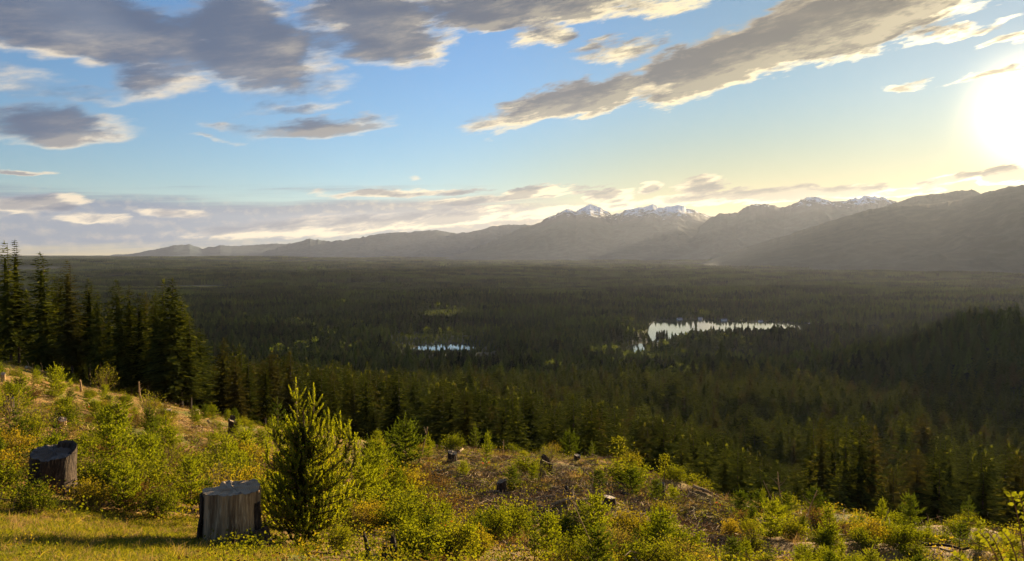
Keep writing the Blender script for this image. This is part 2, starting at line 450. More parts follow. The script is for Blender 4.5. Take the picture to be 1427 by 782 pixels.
LAKES = [  # outlines on the valley floor, as photograph bearing and distance
    [(908, 1900), (935, 1870), (975, 1970), (1040, 2100), (1100, 2200), (1160, 2270), (1165, 2410), (1100, 2480), (1040, 2490), (985, 2520), (935, 2500), (912, 2420), (904, 2150)],
    [(574, 1690), (600, 1675), (640, 1680), (662, 1700), (655, 1760), (630, 1795), (590, 1790)],
    [(872, 1700), (884, 1660), (898, 1700), (900, 1810), (884, 1815)],
    [(1205, 2300), (1226, 2260), (1232, 2430), (1212, 2440)]]
def lake_poly(l):
    out = []
    for px, D in l:
        d = pix_dir(px, 420); h = math.hypot(d.x, d.y)
        out.append((d.x / h * D, d.y / h * D))
    return np.array(out)
LAKE_P = [lake_poly(l) for l in LAKES]
def smooth_closed(P, n=8):
    k = len(P); out = []
    for i in range(k):
        p0, p1, p2, p3 = P[(i - 1) % k], P[i], P[(i + 1) % k], P[(i + 2) % k]
        for t in np.linspace(0, 1, n, endpoint=False):
            out.append(.5 * ((2 * p1) + (-p0 + p2) * t + (2 * p0 - 5 * p1 + 4 * p2 - p3) * t * t + (-p0 + 3 * p1 - 3 * p2 + p3) * t ** 3))
    return np.array(out)
LAKE_S = [smooth_closed(p) for p in LAKE_P]
def in_lake(x, y, grow=0.0):
    x, y = np.asarray(x, float), np.asarray(y, float)
    res = np.zeros(x.shape, bool)
    for P in LAKE_S:
        Q = P
        if grow:
            c = P.mean(0); v = P - c; Q = c + v * (1 + grow / np.linalg.norm(v, axis=1)[:, None])
        inside = np.zeros(x.shape, bool)
        x1, y1 = Q[-1]
        for x2, y2 in Q:
            cond = ((y1 > y) != (y2 > y)) & (x < (x2 - x1) * (y - y1) / (y2 - y1 + 1e-12) + x1)
            inside ^= cond; x1, y1 = x2, y2
        res |= inside
    return res

SPUR = []   # wooded spur that rises to the right: ridge points (x, y, ground height over the lakes)
for px, D, py in ((1150, 1010, 548), (1200, 1030, 524), (1245, 1060, 498), (1295, 1090, 475), (1350, 1110, 458), (1427, 1130, 446), (1550, 1130, 425), (1800, 1120, 400), (2300, 1100, 380)):
    d = pix_dir(px, py); h = math.hypot(d.x, d.y)
    SPUR.append((d.x / h * D, d.y / h * D, CAM_Z + d.z / h * D - 22))
def ground_z(x, y):
    x, y = np.asarray(x, float), np.asarray(y, float)
    r = np.maximum(np.hypot(x, y), .5); az = np.arctan2(x, y)
    fi = (az + math.pi) / (2 * math.pi) * NA; fj = (np.log(r) - LMIN) / (LMAX - LMIN) * (NL - 1)
    fj = np.clip(fj, 0, NL - 1.001)
    i0 = np.floor(fi).astype(int); j0 = np.floor(fj).astype(int); a, b = fi - i0, fj - j0
    i1 = (i0 + 1) % NA; i0 = i0 % NA
    dr = (_G[i0, j0] * (1 - a) + _G[i1, j0] * a) * (1 - b) + (_G[i0, j0 + 1] * (1 - a) + _G[i1, j0 + 1] * a) * b
    z = CAM_Z - dr
    # spur
    best = np.full(x.shape, 1e9); hz = np.zeros(x.shape)
    for (xa, ya, za), (xb, yb, zb) in zip(SPUR[:-1], SPUR[1:]):
        dx, dy = xb - xa, yb - ya
        t = np.clip(((x - xa) * dx + (y - ya) * dy) / (dx * dx + dy * dy), 0, 1)
        dd = np.hypot(x - xa - t * dx, y - ya - t * dy)
        m = dd < best
        best = np.where(m, dd, best); hz = np.where(m, za + t * (zb - za), hz)
    w = np.exp(-(best / 190.0) ** 2)
    z = np.maximum(z, z + (hz - z) * w * (r > 400))
    # rolling floor of the valley
    k = np.clip((r - 1100) / 1500, 0, 1)
    z = z + k * (fbm(x / 1500, y / 700, 3, 3) - .5) * (18 + 70 * np.clip((r - 2700) / 900, 0, 1))
    k2 = np.clip((r - 4500) / 6000, 0, 1)
    z = z + k2 * ((fbm(x / 6000, y / 2200, 5, 3) - .5) * 150 + 22)
    # near slope: hummocks
    k3 = np.clip((r - 10) / 14, 0, 1) * np.clip((190 - r) / 80, 0, 1)
    z = z + k3 * ((fbm(x / 3.0, y / 3.0, 7, 4) - .5) * (.75 + .75 * np.clip((r - 18) / 14, 0, 1)) + (fbm(x / 11, y / 11, 9, 2) - .5) * .9)
    k4 = np.clip((r - 150) / 200, 0, 1) * np.clip((2500 - r) / 800, 0, 1)
    z = z + k4 * (fbm(x / 150, y / 110, 13, 3) - .5) * 30
    for gw, lim in ((220, 12), (130, 5), (75, .5), (25, .2)):
        lk = in_lake(x, y, gw)
        z = np.where(lk, np.minimum(z, lim), z)
    z = np.where(in_lake(x, y, 0), -1.5, z)
    return np.where((r > 1300) & ~lk, np.maximum(z, 1.2), z)
def gz(x, y): return float(ground_z(np.array([x]), np.array([y]))[0])

def at(px, py, lo=4.0, hi=400.0):
    """Where the line of sight through a point of the photograph meets the slope."""
    d = pix_dir(px, py); h = math.hypot(d.x, d.y)
    t = np.geomspace(lo, hi, 1500) / h
    x, y, z = d.x * t, d.y * t, CAM_Z + d.z * t
    below = np.nonzero(z < ground_z(x, y))[0]
    i = below[0] if len(below) else len(t) - 1
    return Vector((x[i], y[i], gz(x[i], y[i])))

def axis_steps(a, b, s0, k):
    """Coordinates from a to b, finest near zero."""
    pos = [0.0]
    kk = lambda v: (.016 if v < 80 else k) * v
    while pos[-1] < b: pos.append(pos[-1] + max(s0, kk(pos[-1])))
    neg = [0.0]
    while neg[-1] > a: neg.append(neg[-1] - max(s0, kk(abs(neg[-1]))))
    return np.array(sorted(set(neg[1:] + pos)))

# ground material: brown slash and moss on the felled slope, dark duff and far forest beyond
def ground_mat():
    m, nt, out = new_mat('slope_ground')
    ge = nt.nodes.new('ShaderNodeNewGeometry'); P = ge.outputs['Position']
    ln = nt.nodes.new('ShaderNodeVectorMath'); ln.operation = 'MULTIPLY'; nt.links.new(P, ln.inputs[0]); ln.inputs[1].default_value = (1, 1, 0)
    l2 = nt.nodes.new('ShaderNodeVectorMath'); l2.operation = 'LENGTH'; nt.links.new(ln.outputs[0], l2.inputs[0])
    r = X(nt, l2.outputs['Value'])
    big, mid, fine = noise(nt, P, .16, 4), noise(nt, P, 1.4, 6, .6), noise(nt, P, 14, 6, .7)
    soil = mixc(nt, mid.step(.35, .65), (.12, .062, .018), (.34, .195, .055))
    soil = mixc(nt, fine.step(.52, .66), soil, (.56, .37, .13))
    soil = mixc(nt, noise(nt, P, 5.0, 6, .7).step(.60, .70), soil, (.055, .030, .012))
    moss = mixc(nt, fine.step(.35, .65), (.09, .10, .014), (.19, .18, .028))
    near = mixc(nt, (big * .6 + mid * .4).step(.50, .58), soil, moss)
    st = noise(nt, P, .0035, 5, .6)
    farc = mixc(nt, st.step(.45, .62), (.016, .024, .009), (.032, .042, .014))
    c = mixc(nt, r.step(150, 230), near, farc)
    b = nt.nodes.new('ShaderNodeBsdfPrincipled'); b.inputs['Roughness'].default_value = .95
    b.inputs['Specular IOR Level'].default_value = .1
    nt.links.new(c, b.inputs['Base Color'])
    bp = nt.nodes.new('ShaderNodeBump'); bp.inputs['Strength'].default_value = .7; bp.inputs['Distance'].default_value = .12
    nt.links.new((mid + fine * .5).s, bp.inputs['Height']); nt.links.new(bp.outputs[0], b.inputs['Normal'])
    nt.links.new(b.outputs[0], out.inputs[0])
    return m

def sheet(name, xs, ys, zf, mat, smooth=True):
    Xg, Yg = np.meshgrid(xs, ys, indexing='ij')
    Z = zf(Xg, Yg)
    nx, ny = len(xs), len(ys)
    i, j = np.meshgrid(np.arange(nx - 1), np.arange(ny - 1), indexing='ij')
    F = np.stack([i * ny + j, (i + 1) * ny + j, (i + 1) * ny + j + 1, i * ny + j + 1], -1).reshape(-1, 4)
    mb = MB(); mb.add(np.stack([Xg, Yg, Z], -1).reshape(-1, 3), F)
    return link(name, mb.mesh(name, mat, smooth))

ground = sheet('ground', axis_steps(-32000, 32000, .32, .034), np.unique(np.r_[axis_steps(-400, 46000, .32, .034), np.arange(1330, 2560, 16.0)]), ground_z, ground_mat())
tag(ground, 'rolling ground falling from the felled slope to the forested valley floor', kind='structure')

# ------------------------------------------------------------------ lakes
def water_mat():
    m, nt, out = new_mat('lake_water')
    b = nt.nodes.new('ShaderNodeBsdfPrincipled'); b.inputs['Base Color'].default_value = (.012, .018, .02, 1)
    b.inputs['Roughness'].default_value = .06; b.inputs['IOR'].default_value = 1.33
    ge = nt.nodes.new('ShaderNodeNewGeometry')
    mp = nt.nodes.new('ShaderNodeMapping'); mp.inputs['Scale'].default_value = (.35, .12, 1); nt.links.new(ge.outputs['Position'], mp.inputs[0])
    n = noise(nt, mp.outputs[0], 1.0, 4)
    bp = nt.nodes.new('ShaderNodeBump'); bp.inputs['Strength'].default_value = .25; bp.inputs['Distance'].default_value = .05
    nt.links.new(n.s, bp.inputs['Height']); nt.links.new(bp.outputs[0], b.inputs['Normal'])
    nt.links.new(b.outputs[0], out.inputs[0])
    return m
WATER = water_mat()
for P, lab in zip(LAKE_S, ('wide bright lake among the dark forest with a small wooded islet', 'narrow pale pond half hidden behind conifers on the valley floor',
                           'small inlet of water just below the wide lake', 'tiny glint of water in the forest beside the sunlit spur')):
    mb = MB(); c = P.mean(0)
    V = [(c[0], c[1], .9)] + [(x, y, .9) for x, y in P]
    n = len(P)
    mb.add(V, [[0, 1 + i, 1 + (i + 1) % n] for i in range(n)])
    tag(link('lake', mb.mesh('lake', WATER)), lab, kind='structure')

# ------------------------------------------------------------------ mountains: ridge line traced in bearing and height, built as solid ranges
def mountain_mat(name, forest, rock, snow_from, snow_to, snow=True):
    m, nt, out = new_mat(name)
    ge = nt.nodes.new('ShaderNodeNewGeometry'); sp = nt.nodes.new('ShaderNodeSeparateXYZ'); nt.links.new(ge.outputs['Position'], sp.inputs[0])
    z = X(nt, sp.outputs[2])
    n1 = noise(nt, ge.outputs['Position'], .0012, 7, .62); n2 = noise(nt, ge.outputs['Position'], .006, 7, .65)
    c = mixc(nt, n2.step(.4, .65), forest, tuple(v * 1.35 for v in forest))
    h = z + (n1 - .5) * 520
    c = mixc(nt, h.step(snow_from - 350, snow_from), c, rock)
    if snow:
        k = (h + (n2 - .5) * 1500).step(snow_from, snow_to)
        c = mixc(nt, k.step(.35, .6), c, (.78, .80, .84))
    b = nt.nodes.new('ShaderNodeBsdfPrincipled'); b.inputs['Roughness'].default_value = .95; b.inputs['Specular IOR Level'].default_value = .05
    nt.links.new(c, b.inputs['Base Color'])
    bp = nt.nodes.new('ShaderNodeBump'); bp.inputs['Strength'].default_value = .22; bp.inputs['Distance'].default_value = 60
    nt.links.new((n1 + n2 * .5).s, bp.inputs['Height']); nt.links.new(bp.outputs[0], b.inputs['Normal'])
    nt.links.new(b.outputs[0], out.inputs[0])
    return m

def ridged(x, y, seed, octv=5):
    s, a, t = 0, 1, 0
    for k in range(octv):
        s = s + a * (1 - np.abs(2 * vnoise(x * 2 ** k + 3.1 * k, y * 2 ** k + 7.7 * k, seed + k) - 1)); t += a; a *= .5
    return s / t

def mountain_range(label, line, D, mat, depth, seed, jag=.02, extend=(0, 0), nx=560, ny=60, wide=None):
    """line: photograph points of the skyline; D: distance to the crest; depth: width of the flank towards the eye."""
    az = np.array([math.atan2(pix_dir(px, py).x, pix_dir(px, py).y) for px, py in line])
    el = np.array([pix_dir(px, py).z / math.hypot(*pix_dir(px, py)[:2]) for px, py in line])
    a = np.linspace(az[0] - extend[0], az[-1] + extend[1], nx)
    e = np.interp(a, az, el)
    Dv = np.full(nx, float(D)) if wide is None else np.interp(a, az, wide)
    H = CAM_Z + e * Dv
    J = (ridged(a * 150, a * 0 + seed + .5, seed, 5) - .58) * jag * Dv * .6      # teeth of the crest
    t = np.concatenate([np.linspace(-1, 0, ny), np.linspace(0, 1, ny // 3)[1:] * .999])
    A, T = np.meshgrid(np.arange(nx), t, indexing='ij')
    az2 = a[A]
    rr = Dv[A] + T * depth
    x, y = np.sin(az2) * rr, np.cos(az2) * rr
    base = 0.0
    f = (1 - np.abs(T)) ** 1.25
    sp = ridged(x / (depth * .42), y / (depth * .6), seed + 20, 5)
    carve = (sp - .62) * 1.5 * np.abs(T) ** .6 * (1 - np.abs(T)) ** .45 * 1.1
    Z = base + np.maximum(H[A] - base, 0) * np.clip(f + carve * .62, -.05, 1.2) - 6 + J[A] * np.exp(-np.abs(T) * 9)
    lim = CAM_Z + (H[A] + J[A] * np.exp(-np.abs(T) * 9) - CAM_Z) * rr / Dv[A]          # nothing in front stands over the crest line
    Z = np.minimum(Z, lim)
    ntot = len(t)
    i, j = np.meshgrid(np.arange(nx - 1), np.arange(ntot - 1), indexing='ij')
    F = np.stack([i * ntot + j, (i + 1) * ntot + j, (i + 1) * ntot + j + 1, i * ntot + j + 1], -1).reshape(-1, 4)
    mb = MB(); mb.add(np.stack([x, y, Z], -1).reshape(-1, 3), F)
    return tag(link('mountain_range', mb.mesh('mountain_range', mat, False)), label, kind='structure')

M_FAR = mountain_mat('far_range', (.04, .062, .075), (.10, .10, .10), 5000, 6000, False)  # blue of distant haze is put into the flank colour
M_SNOW = mountain_mat('snow_range', (.045, .060, .056), (.11, .10, .095), 1230, 1620)  # both snow ranges: flank colour tinted towards haze blue
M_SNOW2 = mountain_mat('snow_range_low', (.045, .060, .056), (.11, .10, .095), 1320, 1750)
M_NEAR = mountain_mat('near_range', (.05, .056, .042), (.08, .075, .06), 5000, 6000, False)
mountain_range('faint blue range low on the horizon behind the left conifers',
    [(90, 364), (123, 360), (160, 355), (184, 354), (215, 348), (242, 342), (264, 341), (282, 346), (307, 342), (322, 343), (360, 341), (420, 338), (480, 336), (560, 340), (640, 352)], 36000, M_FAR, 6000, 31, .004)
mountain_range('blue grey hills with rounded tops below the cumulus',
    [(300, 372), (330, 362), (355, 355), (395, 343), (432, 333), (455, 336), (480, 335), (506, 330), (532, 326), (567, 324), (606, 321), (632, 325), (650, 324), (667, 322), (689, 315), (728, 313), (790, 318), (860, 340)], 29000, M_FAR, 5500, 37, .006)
mountain_range('twin peaked mountain streaked with snow at the middle of the skyline',
    [(570, 376), (600, 362), (640, 354), (680, 339), (723, 320), (758, 307), (780, 296), (791, 291), (802, 295), (812, 289), (823, 285), (832, 288), (841, 292), (854, 300), (862, 297), (871, 293), (884, 291), (897, 289), (910, 285), (923, 290), (934, 287), (945, 285), (960, 291), (976, 297), (1000, 304), (1050, 318), (1110, 340), (1150, 358)], 25000, M_SNOW, 8000, 43, .008, nx=700, ny=80)
mountain_range('snow patched peaks under the golden cloud bank',
    [(900, 372), (960, 330), (993, 300), (1028, 296), (1040, 289), (1054, 283), (1066, 285), (1076, 287), (1093, 289), (1110, 281), (1124, 276), (1141, 275), (1159, 282), (1180, 279), (1206, 273), (1228, 275), (1254, 283), (1300, 300), (1380, 330)], 21500, M_SNOW2, 6000, 47, .009, nx=560)
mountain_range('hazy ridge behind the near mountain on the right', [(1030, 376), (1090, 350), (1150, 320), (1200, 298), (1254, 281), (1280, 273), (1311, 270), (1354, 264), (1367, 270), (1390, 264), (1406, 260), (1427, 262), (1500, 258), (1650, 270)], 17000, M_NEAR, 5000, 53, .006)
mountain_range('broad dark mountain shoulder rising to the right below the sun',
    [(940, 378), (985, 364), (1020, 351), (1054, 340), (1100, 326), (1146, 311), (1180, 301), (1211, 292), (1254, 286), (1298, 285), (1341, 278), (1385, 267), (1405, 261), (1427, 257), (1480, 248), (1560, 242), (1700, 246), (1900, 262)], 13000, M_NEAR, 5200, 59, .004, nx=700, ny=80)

# ------------------------------------------------------------------ haze: one closed box of thin air
HAZE_DENSITY = 0.58e-5
def haze():
    m, nt, out = new_mat('haze_air')
    pv = nt.nodes.new('ShaderNodeVolumePrincipled')
    pv.inputs['Color'].default_value = (.70, .78, 1.0, 1); pv.inputs['Density'].default_value = HAZE_DENSITY; pv.inputs['Anisotropy'].default_value = .42
    nt.links.new(pv.outputs[0], out.inputs['Volume'])
    lo, hi = Vector((-36000, -900, -14)), Vector((36000, 50000, 2450))
    mb = MB()
    V = [(x, y, z) for x in (lo.x, hi.x) for y in (lo.y, hi.y) for z in (lo.z, hi.z)]
    mb.add(V, [[0, 1, 3, 2], [4, 6, 7, 5], [0, 4, 5, 1], [2, 3, 7, 6], [0, 2, 6, 4], [1, 5, 7, 3]])
    tag(link('haze', mb.mesh('haze', m)), 'thin evening haze filling the air over the valley', kind='stuff')
haze()
# ------------------------------------------------------------------ conifers
NEEDLE = foliage_mat('needles_dark', (.007, .012, .004), (.108, .132, .024), .44, (2.0, 1.7, .5), 0, True, (.070, .066, .020))
NEEDLE_FAR = foliage_mat('needles_far', (.008, .014, .005), (.105, .138, .026), .44, (1.8, 1.65, .5), 0, False, (.085, .080, .024), 420)
BROAD_FAR = foliage_mat('broadleaf_far', (.040, .060, .014), (.10, .12, .026), .40, (1.4, 1.3, .4), 0, True)
BARK = rough_mat('conifer_bark', (.03, .021, .015), (.065, .045, .03), (.10, .075, .055), 6, (1, 1, .25), bump=.6)

def crown_part(mb, rng, h, base, rad, step, per, quads, droop=.25, mat=0, heart=.42, gap=0.0):
    """Whorls of drooping branches hung with flat sprays."""
    zs = []
    z = base
    while z < h - .25:
        zs.append(z); z += step * rng.uniform(.7, 1.3)
    lean = rng.normal(0, .012, 2); blunt = rng.uniform(.42, .72)
    for z in zs:
        t = (z - base) / (h - base)
        prof = (1 - t) ** blunt * (min(1, .5 + t * 3.2)) + .03
        k = max(3, int(round(per * (1 - .3 * t) + rng.uniform(-1, 1))))
        if rng.random() < gap: k = max(1, k // 2)
        phi = rng.uniform(0, 2 * np.pi) + np.arange(k) * 2 * np.pi / k + rng.normal(0, .35, k)
        L = rad * prof * rng.uniform(.55, 1.18, k)
        out = np.stack([np.cos(phi), np.sin(phi), np.zeros(k)], 1)
        side = np.stack([-np.sin(phi), np.cos(phi), np.zeros(k)], 1)
        up0 = (.45 * t - .12) + rng.normal(0, .08, k)
        org = np.array([lean[0] * z, lean[1] * z, z])
        def P(s):
            return org + out * (L * s)[:, None] + np.array([0, 0, 1.]) * (L * (up0 * s - droop * s * s * (1 - .5 * t)))[:, None]
        for q in range(quads):
            s0 = np.clip((q + rng.uniform(0, .9, k)) / quads * .92, .02, .93)
            p = P(s0)
            sg = np.where((np.arange(k) + q) % 2 == 0, 1.0, -1.0)
            ax = unit(out * (.75 + .4 * s0)[:, None] + side * (sg * rng.uniform(.45, .95, k))[:, None] + np.array([0, 0, 1.]) * rng.uniform(-.5, .12, k)[:, None])
            nr = unit(np.array([0, 0, 1.]) + out * rng.uniform(-.3, .6, k)[:, None] + side * rng.uniform(-.5, .5, k)[:, None])
            bx = unit(np.cross(ax, nr))
            ln = L * (.28 + .32 * (1 - s0)) * rng.uniform(.8, 1.3, k) * (3.2 / quads) ** .5 + .12
            mb.quads(p, ax, bx, ln, ln * rng.uniform(.24, .40, k) * (3.4 / quads) ** .2, mat, .45)
        if quads > 3:                              # the bough itself, dressed to its tip
            p = P(np.zeros(k) + .05); q1 = P(np.ones(k))
            ax = q1 - p; l = np.linalg.norm(ax, axis=1); ax = ax / l[:, None]
            mb.quads(p, ax, unit(np.cross(ax, np.array([0, 0, 1.]) + side * .2)), l, .05 + l * .05, mat, .6)
    # ragged closed core added to block light, standing for dense needles in the crown
    kz = np.linspace(base + .6, base + (h - base) * .84, 9); nn = 9
    ring = []
    for zq in kz:
        t = (zq - base) / (h - base); rr = rad * heart * ((1 - t) ** .75 - .12)
        a_ = np.arange(nn) * 2 * np.pi / nn + rng.uniform(0, .7)
        q_ = rr * rng.uniform(.6, 1.25, nn)
        ring.append(np.c_[lean[0] * zq + q_ * np.cos(a_), lean[1] * zq + q_ * np.sin(a_), zq + rng.normal(0, .35, nn) * (1 - t)])
    i_, j_ = np.meshgrid(np.arange(8), np.arange(nn), indexing='ij')
    mb.add(np.array(ring).reshape(-1, 3), np.stack([i_ * nn + j_, i_ * nn + (j_ + 1) % nn, (i_ + 1) * nn + (j_ + 1) % nn, (i_ + 1) * nn + j_], -1).reshape(-1, 4), mat)
    # leader
    n = 5
    mb.quads(np.tile([lean[0] * h, lean[1] * h, h - .9], (n, 1)), unit(np.c_[rng.normal(0, .14, (n, 2)), np.ones(n)]), rnd_dirs(n, rng) * [1, 1, 0], rng.uniform(.8, 1.2, n), .10, mat, .3)

def trunk_part(mb, rng, h, r0, sides=7, mat=0, n=7):
    z = np.linspace(-.6, h * .97, n)
    xy = np.cumsum(rng.normal(0, .02, (n, 2)), 0) * (h / 25)
    mb.tube(np.c_[xy * 0 + xy * .5, z], r0 * (1 - np.linspace(0, 1, n) * .93), sides, mat)

def tree_meshes(seed, h, base, rad, step, per, quads, r0, gap=.1):
    rng = np.random.default_rng(seed)
    c = MB(); crown_part(c, rng, h, base, rad, step, per, quads, .22 + rng.uniform(-.06, .1), 0, heart=.30 if quads > 6 else .48, gap=gap)
    n_dead = int(base / 1.1)                       # dead stubs on the bare lower trunk
    t = MB(); trunk_part(t, rng, h, r0)
    for k in range(n_dead):
        z = rng.uniform(1.5, base); ph = rng.uniform(0, 6.28)
        l = rng.uniform(.5, 1.6)
        t.tube([(0, 0, z), (math.cos(ph) * l, math.sin(ph) * l, z - l * rng.uniform(-.1, .4))], [.035, .012], 3, cap=False)
    return c.mesh('conifer_crown', NEEDLE), t.mesh('conifer_trunk', BARK, True)

H0 = 25.0      # every source tree is this tall and is scaled
FINE = [tree_meshes(100 + i, H0, b, r, .42, 6.5, 9, .30, g) for i, (b, r, g) in enumerate(
    ((3.5, 4.3, .05), (5.5, 3.9, .15), (2.0, 4.8, .05), (6.5, 3.8, .2), (4.5, 4.6, .1), (7.0, 3.6, .15)))]
MIDT = [tree_meshes(200 + i, H0, b, r, .62, 6, 5, .28, g) for i, (b, r, g) in enumerate(
    ((3, 5.2, .05), (5, 4.8, .1), (2, 5.8, .05), (6, 4.6, .1), (4, 5.4, .1), (5, 4.4, .15)))]

def lowtree(mb, rng, x, y, z0, h, rad, whorls=6, spikes=6, mat=0):
    zs = np.linspace(.12, .9, whorls); blunt = rng.uniform(.48, .8)
    for t in zs:
        r = rad * (1 - t) ** blunt * rng.uniform(.8, 1.15) + .15
        n = spikes * 2
        ph = np.arange(n) * 2 * np.pi / n + rng.uniform(0, 6.28)
        rr = r * np.where(np.arange(n) % 2 == 0, rng.uniform(.75, 1.2, n), rng.uniform(.30, .5, n))
        zz = z0 + h * t - rr * .25 * rng.uniform(.5, 1.4, n)
        V = np.vstack([[x, y, z0 + h * min(1.0, t + 1.35 / whorls)], np.c_[x + rr * np.cos(ph), y + rr * np.sin(ph), zz]])
        mb.add(V, [[0, 1 + i, 1 + (i + 1) % n] for i in range(n)], mat)
def lowtree_mesh(seed, rad, whorls=7, spikes=6):
    rng = np.random.default_rng(seed); mb = MB(); lowtree(mb, rng, 0, 0, -.5, H0, rad, whorls, spikes)
    return mb.mesh('far_conifer', NEEDLE_FAR)
def round_mesh(seed, mat, n=90):
    """Far broadleaf crown: leaf clumps spread through a lobed volume."""
    rng = np.random.default_rng(seed); mb = MB()
    cs = np.c_[rng.normal(0, 2.4, (7, 2)), rng.uniform(4, 11, 7)]
    c = cs[rng.integers(0, 7, n)] + rng.normal(0, 1.3, (n, 3))
    mb.quads(c, rnd_dirs(n, rng), rnd_dirs(n, rng), rng.uniform(1.2, 2.4, n), rng.uniform(.5, 1.0, n), 0, .5)
    mb.tube([(0, 0, -1), (0, 0, 7)], [.3, .15], 4)
    return mb.mesh('far_broadleaf', mat)
def clump_mesh(seed, size, n, hmean, whorls, spikes):
    rng = np.random.default_rng(seed); mb = MB()
    for k in range(n):
        x, y = rng.uniform(-size / 2, size / 2, 2)
        h = hmean * rng.uniform(.6, 1.25)
        lowtree(mb, rng, x, y, -1, h, rng.uniform(4.4, 6.4), whorls, spikes)
    return mb.mesh('far_clump', NEEDLE_FAR)

# ---- instances for what nobody could count
def scatter(name, label, pts, rotz, scl, idx, meshes, tilt=None, kind='stuff', parent=None):
    """One object: points that carry variants of a few source meshes (geometry nodes)."""
    src = bpy.data.collections.new(name + '_source')
    for i, me in enumerate(meshes):
        src.objects.link(bpy.data.objects.new('%s_source_%02d' % (name, i), me))
    me = bpy.data.meshes.new(name); n = len(pts)
    me.vertices.add(n); me.vertices.foreach_set('co', np.asarray(pts, np.float32).ravel())
    rot = np.zeros((n, 3), np.float32); rot[:, 2] = rotz
    if tilt is not None: rot[:, :2] = tilt
    scl = np.asarray(scl, np.float32)
    if scl.ndim == 1: scl = np.repeat(scl[:, None], 3, 1)
    for nm, ty, da, key in (('rot', 'FLOAT_VECTOR', rot, 'vector'), ('scl', 'FLOAT_VECTOR', scl, 'vector'), ('idx', 'INT', np.asarray(idx, np.int32), 'value')):
        at_ = me.attributes.new(nm, ty, 'POINT'); at_.data.foreach_set(key, np.ascontiguousarray(da).ravel())
    for m in meshes[0].materials: me.materials.append(m)
    o = link(name, me, parent); tag(o, label, kind=kind)
    g = bpy.data.node_groups.new(name + '_scatter', 'GeometryNodeTree')
    g.interface.new_socket('Geometry', in_out='INPUT', socket_type='NodeSocketGeometry')
    g.interface.new_socket('Geometry', in_out='OUTPUT', socket_type='NodeSocketGeometry')
    gi, go = g.nodes.new('NodeGroupInput'), g.nodes.new('NodeGroupOutput')
    ci = g.nodes.new('GeometryNodeCollectionInfo'); ci.inputs['Collection'].default_value = src
    ci.inputs['Separate Children'].default_value = True; ci.inputs['Reset Children'].default_value = True
    ip = g.nodes.new('GeometryNodeInstanceOnPoints'); ip.inputs['Pick Instance'].default_value = True
    def attr(nm, ty):
        a = g.nodes.new('GeometryNodeInputNamedAttribute'); a.data_type = ty; a.inputs['Name'].default_value = nm
        return a.outputs['Attribute']
    g.links.new(gi.outputs[0], ip.inputs['Points']); g.links.new(ci.outputs[0], ip.inputs['Instance'])
    g.links.new(attr('idx', 'INT'), ip.inputs['Instance Index'])
    e2r = g.nodes.new('FunctionNodeEulerToRotation'); g.links.new(attr('rot', 'FLOAT_VECTOR'), e2r.inputs[0])
    g.links.new(e2r.outputs[0], ip.inputs['Rotation']); g.links.new(attr('scl', 'FLOAT_VECTOR'), ip.inputs['Scale'])
    g.links.new(ip.outputs[0], go.inputs[0])
    o.modifiers.new('scatter', 'NODES').node_group = g
    return o

def wedge(d0, d1, spacing, az0, az1, rng, jitter=.45):
    """Jittered grid points between two distances and two bearings."""
    x0, x1 = d1 * math.sin(az0), d1 * math.sin(az1)
    xs = np.arange(min(x0, 0) - spacing, max(x1, 0) + spacing, spacing); ys = np.arange(0, d1 + spacing, spacing)
    Xg, Yg = np.meshgrid(xs, ys); Xg[::2] += spacing / 2
    Xg = Xg + rng.uniform(-jitter, jitter, Xg.shape) * spacing; Yg = Yg + rng.uniform(-jitter, jitter, Yg.shape) * spacing
    r, a = np.hypot(Xg, Yg), np.arctan2(Xg, Yg)
    m = (r >= d0) & (r < d1) & (a > az0) & (a < az1)
    return Xg[m], Yg[m], r[m], a[m]

def photo_column(x, y):
    return CX + FPX * x / (y * math.cos(PITCH) + 1e-6)
EDGE_PX = [-400, 0, 100, 320, 420, 500, 700, 850, 1050, 1230, 1427, 1900]
EDGE_D = [240, 208, 192, 174, 163, 152, 150, 146, 142, 142, 137, 140]
TOP_PX = [-400, 0, 250, 300, 330, 400, 500, 600, 700, 850, 980, 1050, 1120, 1235, 1290, 1427, 2000]
TOP_Y = [330, 345, 400, 462, 476, 490, 508, 520, 535, 560, 590, 625, 650, 655, 605, 598, 600]

rng = np.random.default_rng(5)
X1, Y1, R1, A1 = wedge(120, 1000, 10.6, R(-38), R(46), rng)
px1 = photo_column(X1, Y1)
keep = R1 > np.interp(px1, EDGE_PX, EDGE_D) + rng.normal(0, 4, len(R1))
X1, Y1, R1, px1 = X1[keep], Y1[keep], R1[keep], px1[keep]
Z1 = ground_z(X1, Y1)
stand = fbm(X1 / 140, Y1 / 140, 21, 3)
h1 = (19 + 19 * stand + rng.normal(0, 5.2, len(X1))) * np.where(rng.random(len(X1)) < .12, .6, 1)
h1 = np.maximum(h1, 7)
# the first rows keep below the line the photograph shows
ylim = np.interp(px1, TOP_PX, TOP_Y)
zlim = CAM_Z + (CY - ylim - math.tan(PITCH) * FPX) / FPX * Y1
cut = (R1 < 420) & (Z1 + h1 > zlim)
h1 = np.where(cut, np.maximum(zlim - Z1 - rng.uniform(0, 4, len(X1)), 5.0), h1)

